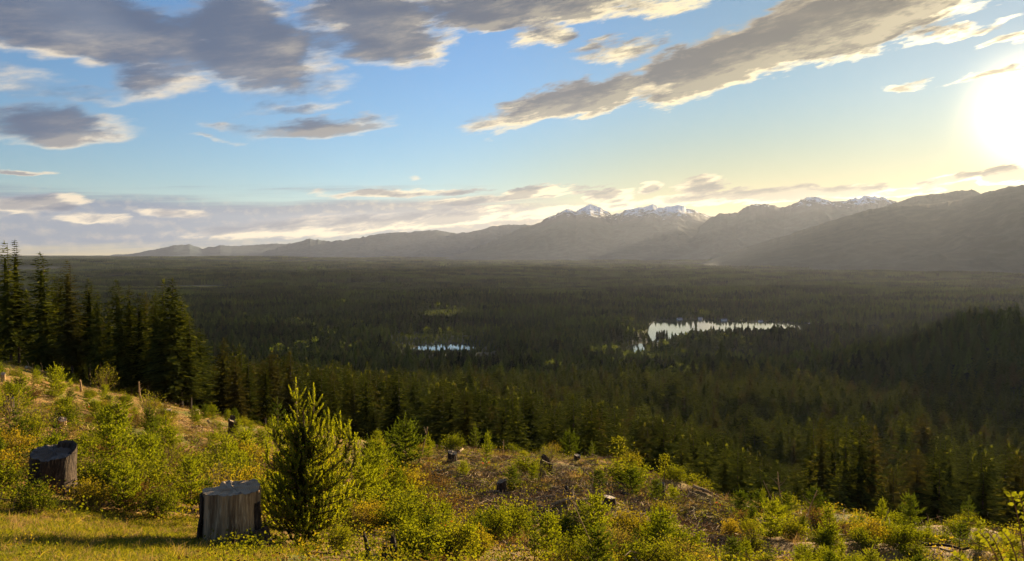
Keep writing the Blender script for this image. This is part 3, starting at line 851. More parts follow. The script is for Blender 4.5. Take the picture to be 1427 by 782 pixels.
# anchored trees at the edges of the clearing: (photograph column, row of the tip, distance, crown width, label)
ANCHOR = [
    (12, 335, 200, 1.0, 'tall dark conifer at the left edge of the row, leaning on its twin'),
    (23, 334, 203, .95, 'tall dark conifer with the highest tip, twin of the one at the left edge'),
    (61, 351, 197, 1.1, 'tall pointed conifer standing alone above the row, third tip from the left edge'),
    (83, 379, 205, .9, 'shorter dark conifer tucked between two taller ones in the left row'),
    (98, 362, 193, 1.05, 'tall slim conifer with layered boughs, fourth high tip of the left row'),
    (122, 388, 196, 1.0, 'mid height conifer in the gap right of the four highest tips'),
    (136, 404, 190, .9, 'low dark conifer at the dip in the left row'),
    (152, 420, 202, .85, 'lowest conifer in the dip of the left row, half hidden'),
    (170, 389, 188, 1.0, 'tall dark conifer starting the second rise of the left row'),
    (181, 397, 194, .9, 'slim conifer close behind the start of the second rise'),
    (193, 408, 187, .9, 'thin conifer with bare lower trunk in the middle of the second rise'),
    (203, 407, 191, .9, 'thin dark conifer beside the bare trunked one in the second rise'),
    (213, 402, 185, .95, 'dark conifer just left of the twin tips of the second rise'),
    (226, 389, 183, 1.1, 'tall conifer with full boughs, left one of the twin tips'),
    (237, 387, 180, 1.25, 'broadest conifer with long boughs ending the left row on its sunlit side'),
    (250, 412, 186, 1.1, 'shorter bushy conifer under the broadest one'),
    (264, 436, 182, 1.0, 'conifer stepping down the slope beyond the broadest one'),
    (1146, 580, 168, .95, 'tall sunlit conifer with bare trunk, left one of the cluster below the spur'),
    (1165, 590, 172, .85, 'slim sunlit conifer inside the cluster below the spur'),
    (1178, 583, 166, .9, 'conifer in the middle of the sunlit cluster below the spur'),
    (1197, 577, 165, 1.05, 'tallest conifer of the sunlit cluster, long boughs down its trunk'),
    (1214, 592, 169, .9, 'conifer on the shaded side of the sunlit cluster'),
    (1132, 608, 174, .95, 'shorter bushy conifer beside the sunlit cluster'),
]
def make_tree(mesh_pair, x, y, z, h, wide, rot, label, group, rng):
    t = link('conifer_tree', None, None, (x, y, z), (rng.normal(0, .012), rng.normal(0, .012), rot), (h / H0 * wide, h / H0 * wide, h / H0))
    tag(t, label, 'tree', group)
    link('crown', mesh_pair[0], t); link('trunk', mesh_pair[1], t)
    return t
for i, (px, py, D, wide, label) in enumerate(ANCHOR):
    d = pix_dir(px, py); hz = math.hypot(d.x, d.y)
    x, y = d.x / hz * D, d.y / hz * D
    z = gz(x, y); h = CAM_Z + d.z / hz * D - z
    make_tree(FINE[i % 6], x, y, z, h, wide * max(.8, min(1.15, 26 / h)), rng.uniform(0, 6.28), label,
              'row of tall conifers beside the clearing' if px < 500 else 'sunlit conifers below the spur', rng)
    near = np.hypot(X1 - x, Y1 - y) < 2.6
    k = ~near; X1, Y1, Z1, R1, h1, px1 = X1[k], Y1[k], Z1[k], R1[k], h1[k], px1[k]

# which of the rest show largest: in the frame and not behind the brow of the slope
def brow_hides(x, y, z):
    ts = np.geomspace(.03, .95, 36)
    h = np.zeros(len(x), bool)
    for t in ts:
        xx, yy = x * t, y * t
        h |= ground_z(xx, yy) > CAM_Z + (z - CAM_Z) * t
    return h
infr = (px1 > -10) & (px1 < 1437) & (R1 < 520)
hid = np.ones(len(X1), bool)
hid[infr] = brow_hides(X1[infr], Y1[infr], (Z1 + h1 * .7)[infr])
size = np.where(infr & ~hid, h1 / R1, 0)
# a tree behind a fuller, nearer one shows less: thin the ranking by what stands before it
order = np.argsort(-size)
cover = np.full(1500, 1e9)
big = []
for i in np.lexsort((R1,)):
    if size[i] <= 0: continue
    top = CY - FPX * ((Z1[i] + h1[i] - CAM_Z) / Y1[i] + math.tan(PITCH))
    w = 2.2 * h1[i] / H0 * FPX / Y1[i]
    a, b = int(max(0, px1[i] - w)), int(min(1427, px1[i] + w)) + 1
    if b <= a: continue
    vis = cover[a:b].mean() - top
    if vis > 5: big.append((vis * w, i))
    cover[a:b] = np.minimum(cover[a:b], top + np.abs(np.arange(a, b) - px1[i]) * 2.0)
big = [i for _, i in sorted(big, reverse=True)[:277]]
ZONES = [(300, 'below the tall row at the left', 'conifers below the tall row'), (370, 'left of the young fir top', 'conifers below the tall row'), (450, 'straight behind the young fir', 'conifers behind the young fir'),
         (540, 'right of the young fir top', 'conifers behind the young fir'), (640, 'behind the left end of the mound', 'conifers behind the mound'), (740, 'behind the grassy part of the mound', 'conifers behind the mound'),
         (840, 'behind the highest brow of the mound', 'conifers behind the mound'), (940, 'behind the bent sapling', 'conifers behind the mound'), (1050, 'above the steep end of the mound', 'conifers beyond the mound'),
         (1125, 'left of the sunlit conifer cluster', 'conifers beyond the mound'), (1230, 'around the sunlit conifer cluster', 'conifers beyond the mound'), (1330, 'right of the sunlit conifer cluster', 'conifers on the dark flank'), (9999, 'above the bottom right corner', 'conifers on the dark flank')]
for i in big:
    _, where, grp = next(zn for zn in ZONES if px1[i] < zn[0])
    wide = rng.uniform(.95, 1.5)
    lab = '%s %s conifer, %s, %s' % ('tall' if h1[i] > 25 else 'medium' if h1[i] > 18 else 'short', 'broad' if wide > 1.3 else 'slender' if wide < 1.1 else 'dark',
                                  'front row' if R1[i] < np.interp(px1[i], EDGE_PX, EDGE_D) + 28 else 'deeper in', where)
    make_tree((FINE if R1[i] < 260 else MIDT)[rng.integers(0, 6)], X1[i], Y1[i], Z1[i], h1[i], wide, rng.uniform(0, 6.28), lab, grp, rng)
rest = np.ones(len(X1), bool); rest[big] = False

def join_pair(c, t, name):
    """A crown and a trunk in one source mesh for the mass of the forest."""
    mb = MB()
    for me, mat in ((c, 0), (t, 1)):
        V = np.empty(len(me.vertices) * 3); me.vertices.foreach_get('co', V); V = V.reshape(-1, 3)
        by = {}
        for p in me.polygons: by.setdefault(len(p.vertices), []).append(tuple(p.vertices))
        first = True
        for k, fs in by.items():
            mb.add(V, fs, mat)
    return mb.mesh(name, [NEEDLE, BARK])
MASS = [join_pair(*p, 'forest_conifer') for p in MIDT]
k = rest
wdt = rng.uniform(1.05, 1.6, k.sum())
scatter('conifer_forest', 'dense dark conifer forest covering the slope below the clearing', np.c_[X1, Y1, Z1][k], rng.uniform(0, 6.28, k.sum()),
        np.c_[h1[k] / H0 * wdt, h1[k] / H0 * wdt, h1[k] / H0], rng.integers(0, 6, k.sum()), MASS)

# ---- the valley floor
FAR = [lowtree_mesh(300 + i, r) for i, r in enumerate((4.8, 5.6, 4.4, 5.2, 4.8, 6.0))] + [round_mesh(320 + i, BROAD_FAR) for i in range(3)]
X2, Y2, R2, A2 = wedge(1000, 3600, 10.5, R(-35), R(38), rng)
clear = fbm(X2 / 330, Y2 / 330, 41, 3)
stand = vnoise(X2 / 380, Y2 / 170, 43) * .65 + vnoise(X2 / 110, Y2 / 70, 44) * .35
stand = np.clip((stand - .40) / .10, 0, 1) * .75 + stand * .25       # young stands against old ones, with a sharp edge between
px2 = photo_column(X2, Y2)
meadow = ((np.abs(px2 - 620) < 45) & (np.abs(R2 - 2650) < 130)) | ((np.abs(px2 - 730) < 60) & (np.abs(R2 - 1640) < 40)) | ((np.abs(px2 - 855) < 35) & (np.abs(R2 - 1680) < 50))
ok = ~in_lake(X2, Y2, 3) & (~((clear > .72) | (meadow & (R2 < 2400) & (rng.random(len(X2)) < .25))) | (rng.random(len(X2)) < .18))
leafy = (meadow & (rng.random(len(X2)) < .85)) | ((vnoise(X2 / 200, Y2 / 120, 47) > .74) & (rng.random(len(X2)) < .6)) | (rng.random(len(X2)) < .06)
h2 = (10 + 22 * stand + rng.normal(0, 4.6, len(X2))) * np.where(rng.random(len(X2)) < .08, 1.25, 1)
h2 = np.where(meadow, np.minimum(h2, 12), np.maximum(h2, 6))
front = in_lake(X2 * (1 + 90 / R2), Y2 * (1 + 90 / R2)) | in_lake(X2 * (1 + 40 / R2), Y2 * (1 + 40 / R2))
h2 = np.where(front, np.minimum(h2, rng.uniform(8, 17, len(X2))), h2)
h2 = np.where(in_lake(X2, Y2, 60), np.minimum(h2, rng.uniform(7, 16, len(X2))), h2)
pond = (np.abs(px2 - 617) < 75) & (R2 > 1330) & (R2 < 1960)
h2 = np.where(pond, np.minimum(h2, rng.uniform(6, 16, len(X2))), h2)
X2, Y2, R2, h2, leafy = X2[ok], Y2[ok], R2[ok], h2[ok], leafy[ok]
# the wooded islet on the wide lake
isl = pix_dir(923, 420); ih = math.hypot(isl.x, isl.y); ix, iy = isl.x / ih * 1980, isl.y / ih * 1980
q = rng.normal(0, 1, (16, 2)) * (9, 6)
X2 = np.r_[X2, ix + q[:, 0]]; Y2 = np.r_[Y2, iy + q[:, 1]]; R2 = np.r_[R2, np.full(16, 1980.)]; h2 = np.r_[h2, rng.uniform(12, 20, 16)]; leafy = np.r_[leafy, np.zeros(16, bool)]
Z2 = np.maximum(ground_z(X2, Y2), .2)
n2 = len(X2); w2 = rng.uniform(1.0, 1.6, n2)
scatter('valley_forest', 'endless conifer forest across the valley floor around the lakes', np.c_[X2, Y2, Z2], rng.uniform(0, 6.28, n2),
        np.c_[h2 / H0 * w2, h2 / H0 * w2, np.where(leafy, h2 / H0 * 1.3, h2 / H0)], np.where(leafy, 6 + rng.integers(0, 3, n2), rng.integers(0, 6, n2)), FAR)
mb = MB(); ph = np.linspace(0, 2 * np.pi, 24, endpoint=False)
rr = 1 + .2 * np.sin(ph * 3 + 1)
V = np.vstack([[ix, iy, 1.3], np.c_[ix + 13 * rr * np.cos(ph), iy + 9 * rr * np.sin(ph), np.full(24, .9)], np.c_[ix + 26 * rr * np.cos(ph), iy + 17 * rr * np.sin(ph), np.full(24, -.6)]])
mb.add(V, [[0, 1 + i, 1 + (i + 1) % 24] for i in range(24)]); mb.add(V, [[1 + i, 25 + i, 25 + (i + 1) % 24, 1 + (i + 1) % 24] for i in range(24)])
tag(link('islet', mb.mesh('islet', ground.data.materials[0], True)), 'low wooded islet standing in the wide lake', kind='structure')

CL1 = [clump_mesh(400 + i, 62, 46, 20, 4, 4) for i in range(5)]
X3, Y3, R3, A3 = wedge(3600, 9000, 52, R(-34), R(36), rng)
st3 = vnoise(X3 / 1100, Y3 / 420, 51) * .6 + vnoise(X3 / 300, Y3 / 160, 52) * .4
st3 = np.clip((st3 - .42) / .08, 0, 1) * .8 + st3 * .2
ok = (fbm(X3 / 1100, Y3 / 600, 53, 3) < .74)
X3, Y3, st3 = X3[ok], Y3[ok], st3[ok]; n3 = len(X3)
CL2 = [clump_mesh(420 + i, 190, 130, 20, 3, 3) for i in range(4)]
X4, Y4, R4, A4 = wedge(9000, 30000, 165, R(-34), R(35), rng)
st4 = vnoise(X4 / 3000, Y4 / 1200, 61) * .6 + vnoise(X4 / 900, Y4 / 450, 62) * .4
st4 = np.clip((st4 - .42) / .08, 0, 1) * .8 + st4 * .2
ok = (fbm(X4 / 3500, Y4 / 1500, 63, 3) < .76)
X4, Y4, st4 = X4[ok], Y4[ok], st4[ok]; n4 = len(X4)
scatter('far_forest', 'forest plain stretching to the foot of the mountains', np.r_[np.c_[X3, Y3, ground_z(X3, Y3)], np.c_[X4, Y4, ground_z(X4, Y4)]],
        rng.uniform(0, 6.28, n3 + n4), np.c_[np.ones(n3 + n4), np.ones(n3 + n4), np.r_[.5 + st3 * 1.15, .5 + st4 * 1.5]], np.r_[rng.integers(0, 5, n3), 5 + rng.integers(0, 4, n4)], CL1 + CL2)

# ---- a few houses along the far shore, small in the distance
WALL = rough_mat('house_wall', (.62, .60, .56), (.72, .70, .66), None, .8, bump=.05)
ROOF = rough_mat('house_roof', (.20, .18, .17), (.30, .28, .27), None, 1.5, bump=.1)
PANE, _nt, _o = new_mat('house_glass'); _b = _nt.nodes.new('ShaderNodeBsdfPrincipled'); _b.inputs['Base Color'].default_value = (.03, .04, .05, 1); _b.inputs['Roughness'].default_value = .08; _nt.links.new(_b.outputs[0], _o.inputs[0])
def house(px, py, D, w, dp, h, rot, label):
    d = pix_dir(px, py); q = math.hypot(d.x, d.y); x, y = d.x / q * D, d.y / q * D
    t = tag(link('house', None, None, (x, y, gz(x, y)), (0, 0, rot)), label, 'house', 'houses by the lakes')
    mb = MB(); a, b = w / 2, dp / 2
    V = [(-a, -b, -1), (a, -b, -1), (a, b, -1), (-a, b, -1), (-a, -b, h), (a, -b, h), (a, b, h), (-a, b, h), (-a, 0, h + dp * .34), (a, 0, h + dp * .34)]
    mb.add(V, [[0, 1, 5, 4], [2, 3, 7, 6]]); mb.add(V, [[1, 2, 6, 9, 5], [3, 0, 4, 8, 7]]); link('wall', mb.mesh('house_wall', WALL), t)
    mb = MB(); o, r = .5, h + dp * .34 + .15
    V = [(-a - o, -b - o, h - .3), (a + o, -b - o, h - .3), (a + o, 0, r), (-a - o, 0, r), (-a - o, b + o, h - .3), (a + o, b + o, h - .3)]
    V = V + [(p[0], p[1], p[2] + .25) for p in V]
    mb.add(V, [[0, 1, 2, 3], [3, 2, 5, 4], [6, 9, 8, 7], [9, 10, 11, 8], [0, 6, 7, 1], [4, 5, 11, 10], [0, 3, 9, 6], [3, 4, 10, 9], [1, 7, 8, 2], [2, 8, 11, 5]]); link('roof', mb.mesh('house_roof', ROOF), t)
    for k in range(3):
        mb = MB(); cx = -a + w * (k + .5) / 3
        mb.add([(cx - .8, -b - .05, 1), (cx + .8, -b - .05, 1), (cx + .8, -b - .05, 2.6), (cx - .8, -b - .05, 2.6)], [[0, 1, 2, 3]]); link('window', mb.mesh('house_window', PANE), t)
for k, (px, py, D, w, rot, lab) in enumerate((
    (947, 443, 2510, 15, .2, 'pale house on the far shore at the left end of the wide lake'), (976, 443, 2530, 12, -.3, 'small pale house on the far shore behind the islet side of the lake'),
    (1009, 443, 2500, 16, .1, 'white house with a jetty like glint on the far shore of the wide lake'), (1060, 445, 2490, 12, .5, 'small house on the far shore towards the right end of the lake'),
    (1130, 447, 2475, 15, -.2, 'pale house just above the right tip of the wide lake'), (1010, 437, 2640, 13, .4, 'pale roofed house in the trees above the wide lake'))):
    house(px, py, D, w, 9, 4.5, rot, lab)
# ------------------------------------------------------------------ the felled slope: materials
FIR_BRIGHT = foliage_mat('fir_shoots', (.030, .052, .008), (.20, .235, .024), .48, (2.2, 1.9, .3), 0, True)
FIR_HERO = foliage_mat('fir_lit_new_shoots', (.060, .090, .012), (.26, .28, .028), .52, (2.2, 1.9, .3), 0, True)  # new growth, brightened to stand in for the backlit rim
FIR_DARK = foliage_mat('fir_needles', (.018, .034, .008), (.065, .090, .016), .50, (2.2, 1.9, .4), 0, True)
LEAF_GREEN = foliage_mat("shrub_leaves_green", (.016, .030, .006), (.135, .155, .018), .42, (2.4, 2.1, .4), 0, True, (.15, .12, .025))
LEAF_YELLOW = foliage_mat('shrub_leaves_yellow', (.030, .044, .008), (.18, .19, .022), .45, (2.2, 1.9, .4), 0, True, (.17, .14, .025))
LEAF_RUST = foliage_mat('shrub_leaves_rust', (.070, .046, .018), (.15, .098, .036), .42, (1.4, 1.15, .5), .0, True, (.16, .14, .04))
LEAF_RED = foliage_mat('red_leaves', (.30, .035, .018), (.42, .10, .035), .45, (1.5, 1.0, .6), .05, True)
GRASS_M = foliage_mat('grass_blades', (.075, .10, .012), (.20, .19, .028), .52, (1.7, 1.5, .35), .0, True, (.26, .21, .07))
STRAW_M = foliage_mat('dry_grass', (.24, .17, .075), (.40, .30, .14), .35, (1.3, 1.1, .7), 0, True)
TWIG = rough_mat('twig_bark', (.08, .048, .022), (.20, .125, .058), (.36, .25, .13), 9, (1, 1, .5), bump=.4, bdist=.01)
DEADWOOD = rough_mat('dead_wood', (.22, .135, .06), (.42, .28, .13), (.64, .47, .26), 5, (1, 1, .25), bump=.6, bdist=.02)
STUMP_WOOD = rough_mat('stump_wood', (.16, .092, .042), (.50, .335, .17), (.70, .51, .29), 2.6, (3.4, 3.4, .22), bump=1.0, bdist=.08)
STUMP_BARK = rough_mat('stump_bark', (.022, .015, .010), (.075, .05, .033), (.14, .10, .065), 5, (1.6, 1.6, .35), bump=1.0, bdist=.06)
def cut_mat(name, c1, c2, dark):
    """Sawn face: growth rings round the object's own axis, checked and stained."""
    m, nt, out = new_mat(name)
    tc = nt.nodes.new('ShaderNodeTexCoord'); wv = nt.nodes.new('ShaderNodeTexWave'); wv.wave_type = 'RINGS'; wv.rings_direction = 'Z'
    wv.inputs['Scale'].default_value = 11; wv.inputs['Distortion'].default_value = 6; wv.inputs['Detail'].default_value = 3
    nt.links.new(tc.outputs['Object'], wv.inputs[0])
    n = noise(nt, tc.outputs['Object'], 5, 6, .65)
    c = mixc(nt, X(nt, wv.outputs['Fac']), c1, c2); c = mixc(nt, n.step(.5, .68), c, dark)
    b = nt.nodes.new('ShaderNodeBsdfPrincipled'); b.inputs['Roughness'].default_value = .85; nt.links.new(c, b.inputs['Base Color'])
    bp = nt.nodes.new('ShaderNodeBump'); bp.inputs['Strength'].default_value = .5; bp.inputs['Distance'].default_value = .02
    nt.links.new(n.s, bp.inputs['Height']); nt.links.new(bp.outputs[0], b.inputs['Normal']); nt.links.new(b.outputs[0], out.inputs[0])
    return m
CUT_GREY = cut_mat('cut_face_grey', (.30, .21, .12), (.42, .31, .19), (.13, .085, .05))
CUT_DARK = cut_mat('cut_face_dark', (.09, .065, .045), (.15, .11, .08), (.04, .03, .02))
CUT_PALE = cut_mat('cut_face_pale', (.45, .32, .21), (.62, .48, .34), (.25, .16, .10))

def slope_normal(x, y, e=.6):
    return Vector((gz(x - e, y) - gz(x + e, y), gz(x, y - e) - gz(x, y + e), 2 * e)).normalized()

# ------------------------------------------------------------------ stumps, snags and logs
def stump(p, r, h, label, seed, wood=STUMP_BARK, cut=CUT_GREY, lean=(0, 0), slope=.12, flare=.45, slab=None, group=None, bark=False, rot=0):
    """Flare-footed stump: fluted side, ragged sawn face, roots running into the ground."""
    rg = np.random.default_rng(seed)
    t = tag(link('tree_stump', None, None, p - Vector((0, 0, .06)), (lean[0], lean[1], rot)), label, 'stump', group)
    n, k = 64, 14
    th = np.linspace(0, 2 * np.pi, n, endpoint=False)
    fl = sum(rg.normal(0, 1) * np.cos(th * q + rg.uniform(0, 6.28)) / q for q in range(2, 12)) * .026
    gr = rg.normal(0, .016, n); fl = fl + (np.roll(gr, 1) + gr + np.roll(gr, -1)) / 3
    crack = np.where(rg.random(n) < .14, -.09, 0)
    zt = np.linspace(0, 1, k)
    ph0 = rg.uniform(0, 6.28)
    V = []
    for z in zt:
        f = 1 + flare * (1 - z) ** 3.2 * (1 + 1.3 * fl * 6) + fl * (1.2 - .5 * z) + crack * z + rg.normal(0, .008, n)
        hh = h * z * (1 + slope * np.cos(th - ph0)) - (1 - z) * .12
        hh = hh + (np.repeat(rg.normal(0, .022 * h, n // 4), 4) * (z > .95))
        V.append(np.c_[r * f * np.cos(th), r * f * np.sin(th), hh])
    V = np.array(V); top = V[-1].copy()
    i, j = np.meshgrid(np.arange(k - 1), np.arange(n), indexing='ij')
    F = np.stack([i * n + j, i * n + (j + 1) % n, (i + 1) * n + (j + 1) % n, (i + 1) * n + j], -1).reshape(-1, 4)
    mb = MB(); mb.add(V.reshape(-1, 3), F)
    link('stump_side', mb.mesh('stump_side', wood, True), t)
    rings = [top * [1, 1, 1]]
    for q in (.8, .5, .2):
        c = top.mean(0); w = c + (top - c) * q; w[:, 2] += rg.normal(0, .012, n) * (h > .4) - .008
        rings.append(w)
    W = np.array(rings).reshape(-1, 3); W = np.vstack([W, top.mean(0)])
    W[:, 2] += .004
    i, j = np.meshgrid(np.arange(3), np.arange(n), indexing='ij')
    F = np.stack([i * n + j, i * n + (j + 1) % n, (i + 1) * n + (j + 1) % n, (i + 1) * n + j], -1).reshape(-1, 4)
    mb = MB(); mb.add(W, F); mb.add(W, [[3 * n + q, 3 * n + (q + 1) % n, 4 * n] for q in range(n)])
    link('cut_face', mb.mesh('cut_face', cut), t)
    for q in range(4):
        a = ph0 + q * 1.57 + rg.uniform(-.5, .5); l = r * rg.uniform(1.0, 1.6)
        pts = [(math.cos(a) * s * l + math.cos(a) * r * .6, math.sin(a) * s * l + math.sin(a) * r * .6, .26 * r * 2 * (1 - s) ** 1.6 - .18 * s - .02) for s in np.linspace(0, 1, 6)]
        mb = MB(); mb.tube(pts, np.linspace(r * .30, r * .07, 6), 7); link('root', mb.mesh('root', wood, True), t)
    if slab:                                   # a splintered slab left standing on the rim
        a0, a1, sh = slab
        aa = np.linspace(a0, a1, 9); zz = h * (1 + slope * np.cos(aa - ph0))
        up = sh * np.sin(np.linspace(.25, 2.6, 9)) ** .8 * rg.uniform(.85, 1.1, 9)
        mb = MB()
        o = np.c_[r * 1.0 * np.cos(aa), r * 1.0 * np.sin(aa), zz - .05]; o2 = o.copy(); o2[:, 2] = zz + up; o2[:, :2] *= .97
        q1 = o.copy(); q1[:, :2] *= .72; q2 = o2.copy(); q2[:, :2] *= .80; q2[:, 2] -= up * .25
        V = np.vstack([o, o2, q2, q1]); m_ = 9
        for b in range(3): mb.add(V, [[b * m_ + e, b * m_ + e + 1, (b + 1) * m_ + e + 1, (b + 1) * m_ + e] for e in range(m_ - 1)])
        mb.add(V, [[0, m_, 2 * m_, 3 * m_], [m_ - 1, 2 * m_ - 1, 3 * m_ - 1, 4 * m_ - 1]])
        link('splinter_slab', mb.mesh('splinter_slab', wood), t)
    if bark:                                   # strips of bark still clinging to the grey wood
        for a0, a1, lo, hi, off in bark:
            aa = np.linspace(a0, a1, 8); mb = MB()
            rows = []
            for z in np.linspace(lo, hi, 9):
                f = (1.055 + flare * (1 - z) ** 3.2 + off * (1 - z)) + rg.normal(0, .018, 8)
                rows.append(np.c_[r * f * np.cos(aa), r * f * np.sin(aa), np.full(8, h * z) + rg.normal(0, .01, 8)])
            A = np.array(rows).reshape(-1, 3); B = A.copy(); B[:, :2] *= .94
            V = np.vstack([A, B]); i, j = np.meshgrid(np.arange(8), np.arange(7), indexing='ij')
            f = np.stack([i * 8 + j, i * 8 + j + 1, (i + 1) * 8 + j + 1, (i + 1) * 8 + j], -1).reshape(-1, 4)
            mb.add(V, f); mb.add(V, f[:, ::-1] + 72)
            rim = list(range(8)) + [8 * q + 7 for q in range(1, 9)] + [64 + q for q in range(6, -1, -1)] + [8 * q for q in range(7, 0, -1)]
            mb.add(V, [[rim[q], rim[(q + 1) % len(rim)], rim[(q + 1) % len(rim)] + 72, rim[q] + 72] for q in range(len(rim))])
            link('bark_strip', mb.mesh('bark_strip', STUMP_BARK, True), t)
    return t

def spot(px, py, D):
    """Point on the ground at a photograph column and a distance."""
    d = pix_dir(px, py); h = math.hypot(d.x, d.y)
    x, y = d.x / h * D, d.y / h * D
    return Vector((x, y, gz(x, y)))
def size_at(p, pixels): return pixels / FPX * p.y

pS = at(322, 757); S2 = pS
stump(pS, size_at(pS, 39), size_at(pS, 84), 'large weathered grey stump with a flat sawn top beside the bright young fir', 3, STUMP_WOOD, CUT_GREY, (.02, .03), .04, .16,
      bark=[(2.75, 3.75, .0, .93, .05), (-.75, -.15, .0, .42, .55), (5.9, 6.25, .35, .8, .02)], rot=.0)
pS = at(72, 684); S1 = pS
stump(pS, size_at(pS, 29), size_at(pS, 60), 'dark charred looking stump with a tilted top and splintered rim on the left', 5, STUMP_BARK, CUT_DARK, (.05, .10), .05, .40, slab=(-.2, 1.9, size_at(pS, 8)))
for (px, py, wpx, hpx, label, pale, seed) in (
    (86, 597, 11, 15, 'small pale cut stump lit on one side above the dark charred stump', 1, 21),
    (48, 581, 13, 9, 'low dark stump with a pale edge lying beside the fallen log on the left', 0, 22),
    (13, 578, 13, 22, 'broken dark stump at the left edge where the fallen log begins', 0, 23),
    (5, 612, 12, 13, 'small dark stump low at the left edge below the broken one', 0, 24),
    (235, 578, 10, 8, 'small pale stump under the row of tall conifers', 1, 25),
    (275, 581, 7, 10, 'thin pale stump at the foot of the forest edge', 1, 26),
    (326, 606, 14, 20, 'tall dark rotten stump on the slope behind the young fir', 0, 27),
    (630, 643, 13, 14, 'dark stump at the back brow of the felled mound', 0, 28),
    (699, 684, 14, 16, 'dark stump beside the grassy patch on the mound', 0, 29),
    (761, 668, 19, 26, 'dark uprooted looking stump in the middle of the mound', 0, 30),
    (851, 704, 17, 14, 'black stump with a flat pale top in the open slash right of the mound', 0, 31),
    (666, 742, 22, 14, 'low rotten stump among the brush under the grassy patch', 0, 32),
    (921, 690, 12, 16, 'dark stump hidden in branches at the right end of the mound', 0, 33),
    (805, 640, 9, 7, 'tiny stump on the skyline of the mound', 0, 34),
    (4, 533, 6, 13, 'pale stump high on the slope at the left edge', 1, 35)):
    p = at(px, py)
    stump(p, size_at(p, wpx / 2), size_at(p, hpx), label, seed, STUMP_BARK if not pale else DEADWOOD, CUT_PALE if pale or px == 851 else CUT_GREY,
          (RNG.normal(0, .06), RNG.normal(0, .06)), .15, .35, slab=(1.0, 2.6, size_at(p, hpx * .35)) if seed in (23, 27, 30) else None)

def snag(p, h, r, label, lean=(0, 0), twigs=0, mat=DEADWOOD, seed=0, cat='snag', bend=.1, name='broken_snag', group=None):
    """Dead upright stem with a splintered top."""
    rg = np.random.default_rng(seed + 900)
    t = tag(link(name, None, None, p), label, cat, group)
    z = np.linspace(-.15, h, 8); k = z / h
    x, y = lean[0] * k * h + bend * h * k * k * rg.uniform(-1, 1), lean[1] * k * h + bend * h * k * k * rg.uniform(-1, 1)
    mb = MB(); mb.tube(np.c_[x, y, z], r * (1 - .45 * np.clip(k, 0, 1)) * rg.uniform(.9, 1.1, 8), 8, cap=False)
    tipc = np.array([x[-1], y[-1], z[-1]])
    for q in range(5):
        a = q * 1.26 + rg.uniform(0, .6); rr = r * .55
        b = tipc + [math.cos(a) * rr * .6, math.sin(a) * rr * .6, -r * .3]
        mb.tube([b, b + [math.cos(a) * rr * .2, math.sin(a) * rr * .2, r * rg.uniform(.6, 2.2)]], [rr * .5, rr * .06], 4)
    link('stem', mb.mesh('stem', mat, True), t)
    if twigs:
        mb = MB()
        for q in range(twigs):
            s = rg.uniform(.2, .98); i = min(6, int(s * 7)); o = np.array([x[i], y[i], max(z[i], .02)])
            a = rg.uniform(0, 6.28); l = h * rg.uniform(.12, .35) * (1.1 - .5 * s)
            e = o + [math.cos(a) * l, math.sin(a) * l, l * rg.uniform(.1, 1.1)]
            m_ = (o + e) / 2 + rg.normal(0, l * .08, 3)
            mb.tube([o, m_, e], [r * .32, r * .22, r * .06], 4, cap=False)
            for w in range(2):
                e2 = m_ + rg.normal(0, 1, 3) * l * .3; mb.tube([m_, e2], [r * .16, r * .04], 3, cap=False)
        link('twigs', mb.mesh('twigs', mat), t)
    return t
for i, (px, py, hpx, wpx, lean, tw, label) in enumerate((
    (514, 782, 32, 9, (-.05, 0), 0, 'dark broken post of a stump at the bottom edge right of the young fir'),
    (535, 785, 17, 10, (.02, 0), 0, 'short dark broken stub between two taller broken posts'),
    (548, 784, 29, 13, (.04, 0), 0, 'thick dark broken post, tallest right hand one of the three at the bottom edge'),
    (15, 612, 17, 6, (.05, 0), 0, 'twisted pale snag low on the left slope'),
    (113, 546, 13, 4, (.0, 0), 0, 'pale broken snag beside the bush under the tall conifers'),
    (197, 560, 26, 3, (-.25, 0), 5, 'thin pale dead stem at the foot of the tall conifers'),
    (1095, 722, 66, 2.2, (-.32, 0), 9, 'long bent dead branch standing against the dark forest'),
    (1086, 716, 48, 1.6, (-.55, 0), 7, 'thin dead branch arching left beside the long bent one'),
    (1231, 733, 24, 1.8, (.3, 0), 3, 'leaning dead stick on the brow under the dark forest'),
    (1291, 742, 20, 1.8, (.05, 0), 2, 'short upright dead stick on the right brow'),
    (1315, 738, 20, 1.2, (-.4, 0), 4, 'curved grey twig on the right brow beside the upright stick'),
    (842, 785, 108, 2.0, (-.42, 0), 8, 'long thin dead stem curving up across the open slash'),
    (610, 622, 24, 1.4, (.5, 0), 4, 'bare leaning twig on the back brow of the mound'),
    (1010, 688, 26, 1.6, (.3, .1), 10, 'tangled dead brushy top on the brow right of the mound'),
    (1118, 745, 64, 2.4, (.22, 0), 14, 'dead branching sapling with pale twigs on the right brow'),
    (580, 655, 60, 2.4, (.35, 0), 6, 'dead leaning sapling inside the tall brush right of the young fir'),
    (700, 640, 26, 1.2, (.15, 0), 5, 'bare twig standing on the skyline left of the mound stumps'))):
    p = at(px, min(py, 775)) if py < 778 else spot(px, py, 12.2)
    snag(p, size_at(p, hpx), size_at(p, wpx / 2), label, lean, tw, DEADWOOD if i not in (0, 1, 2) else STUMP_BARK, i, bend=.12)

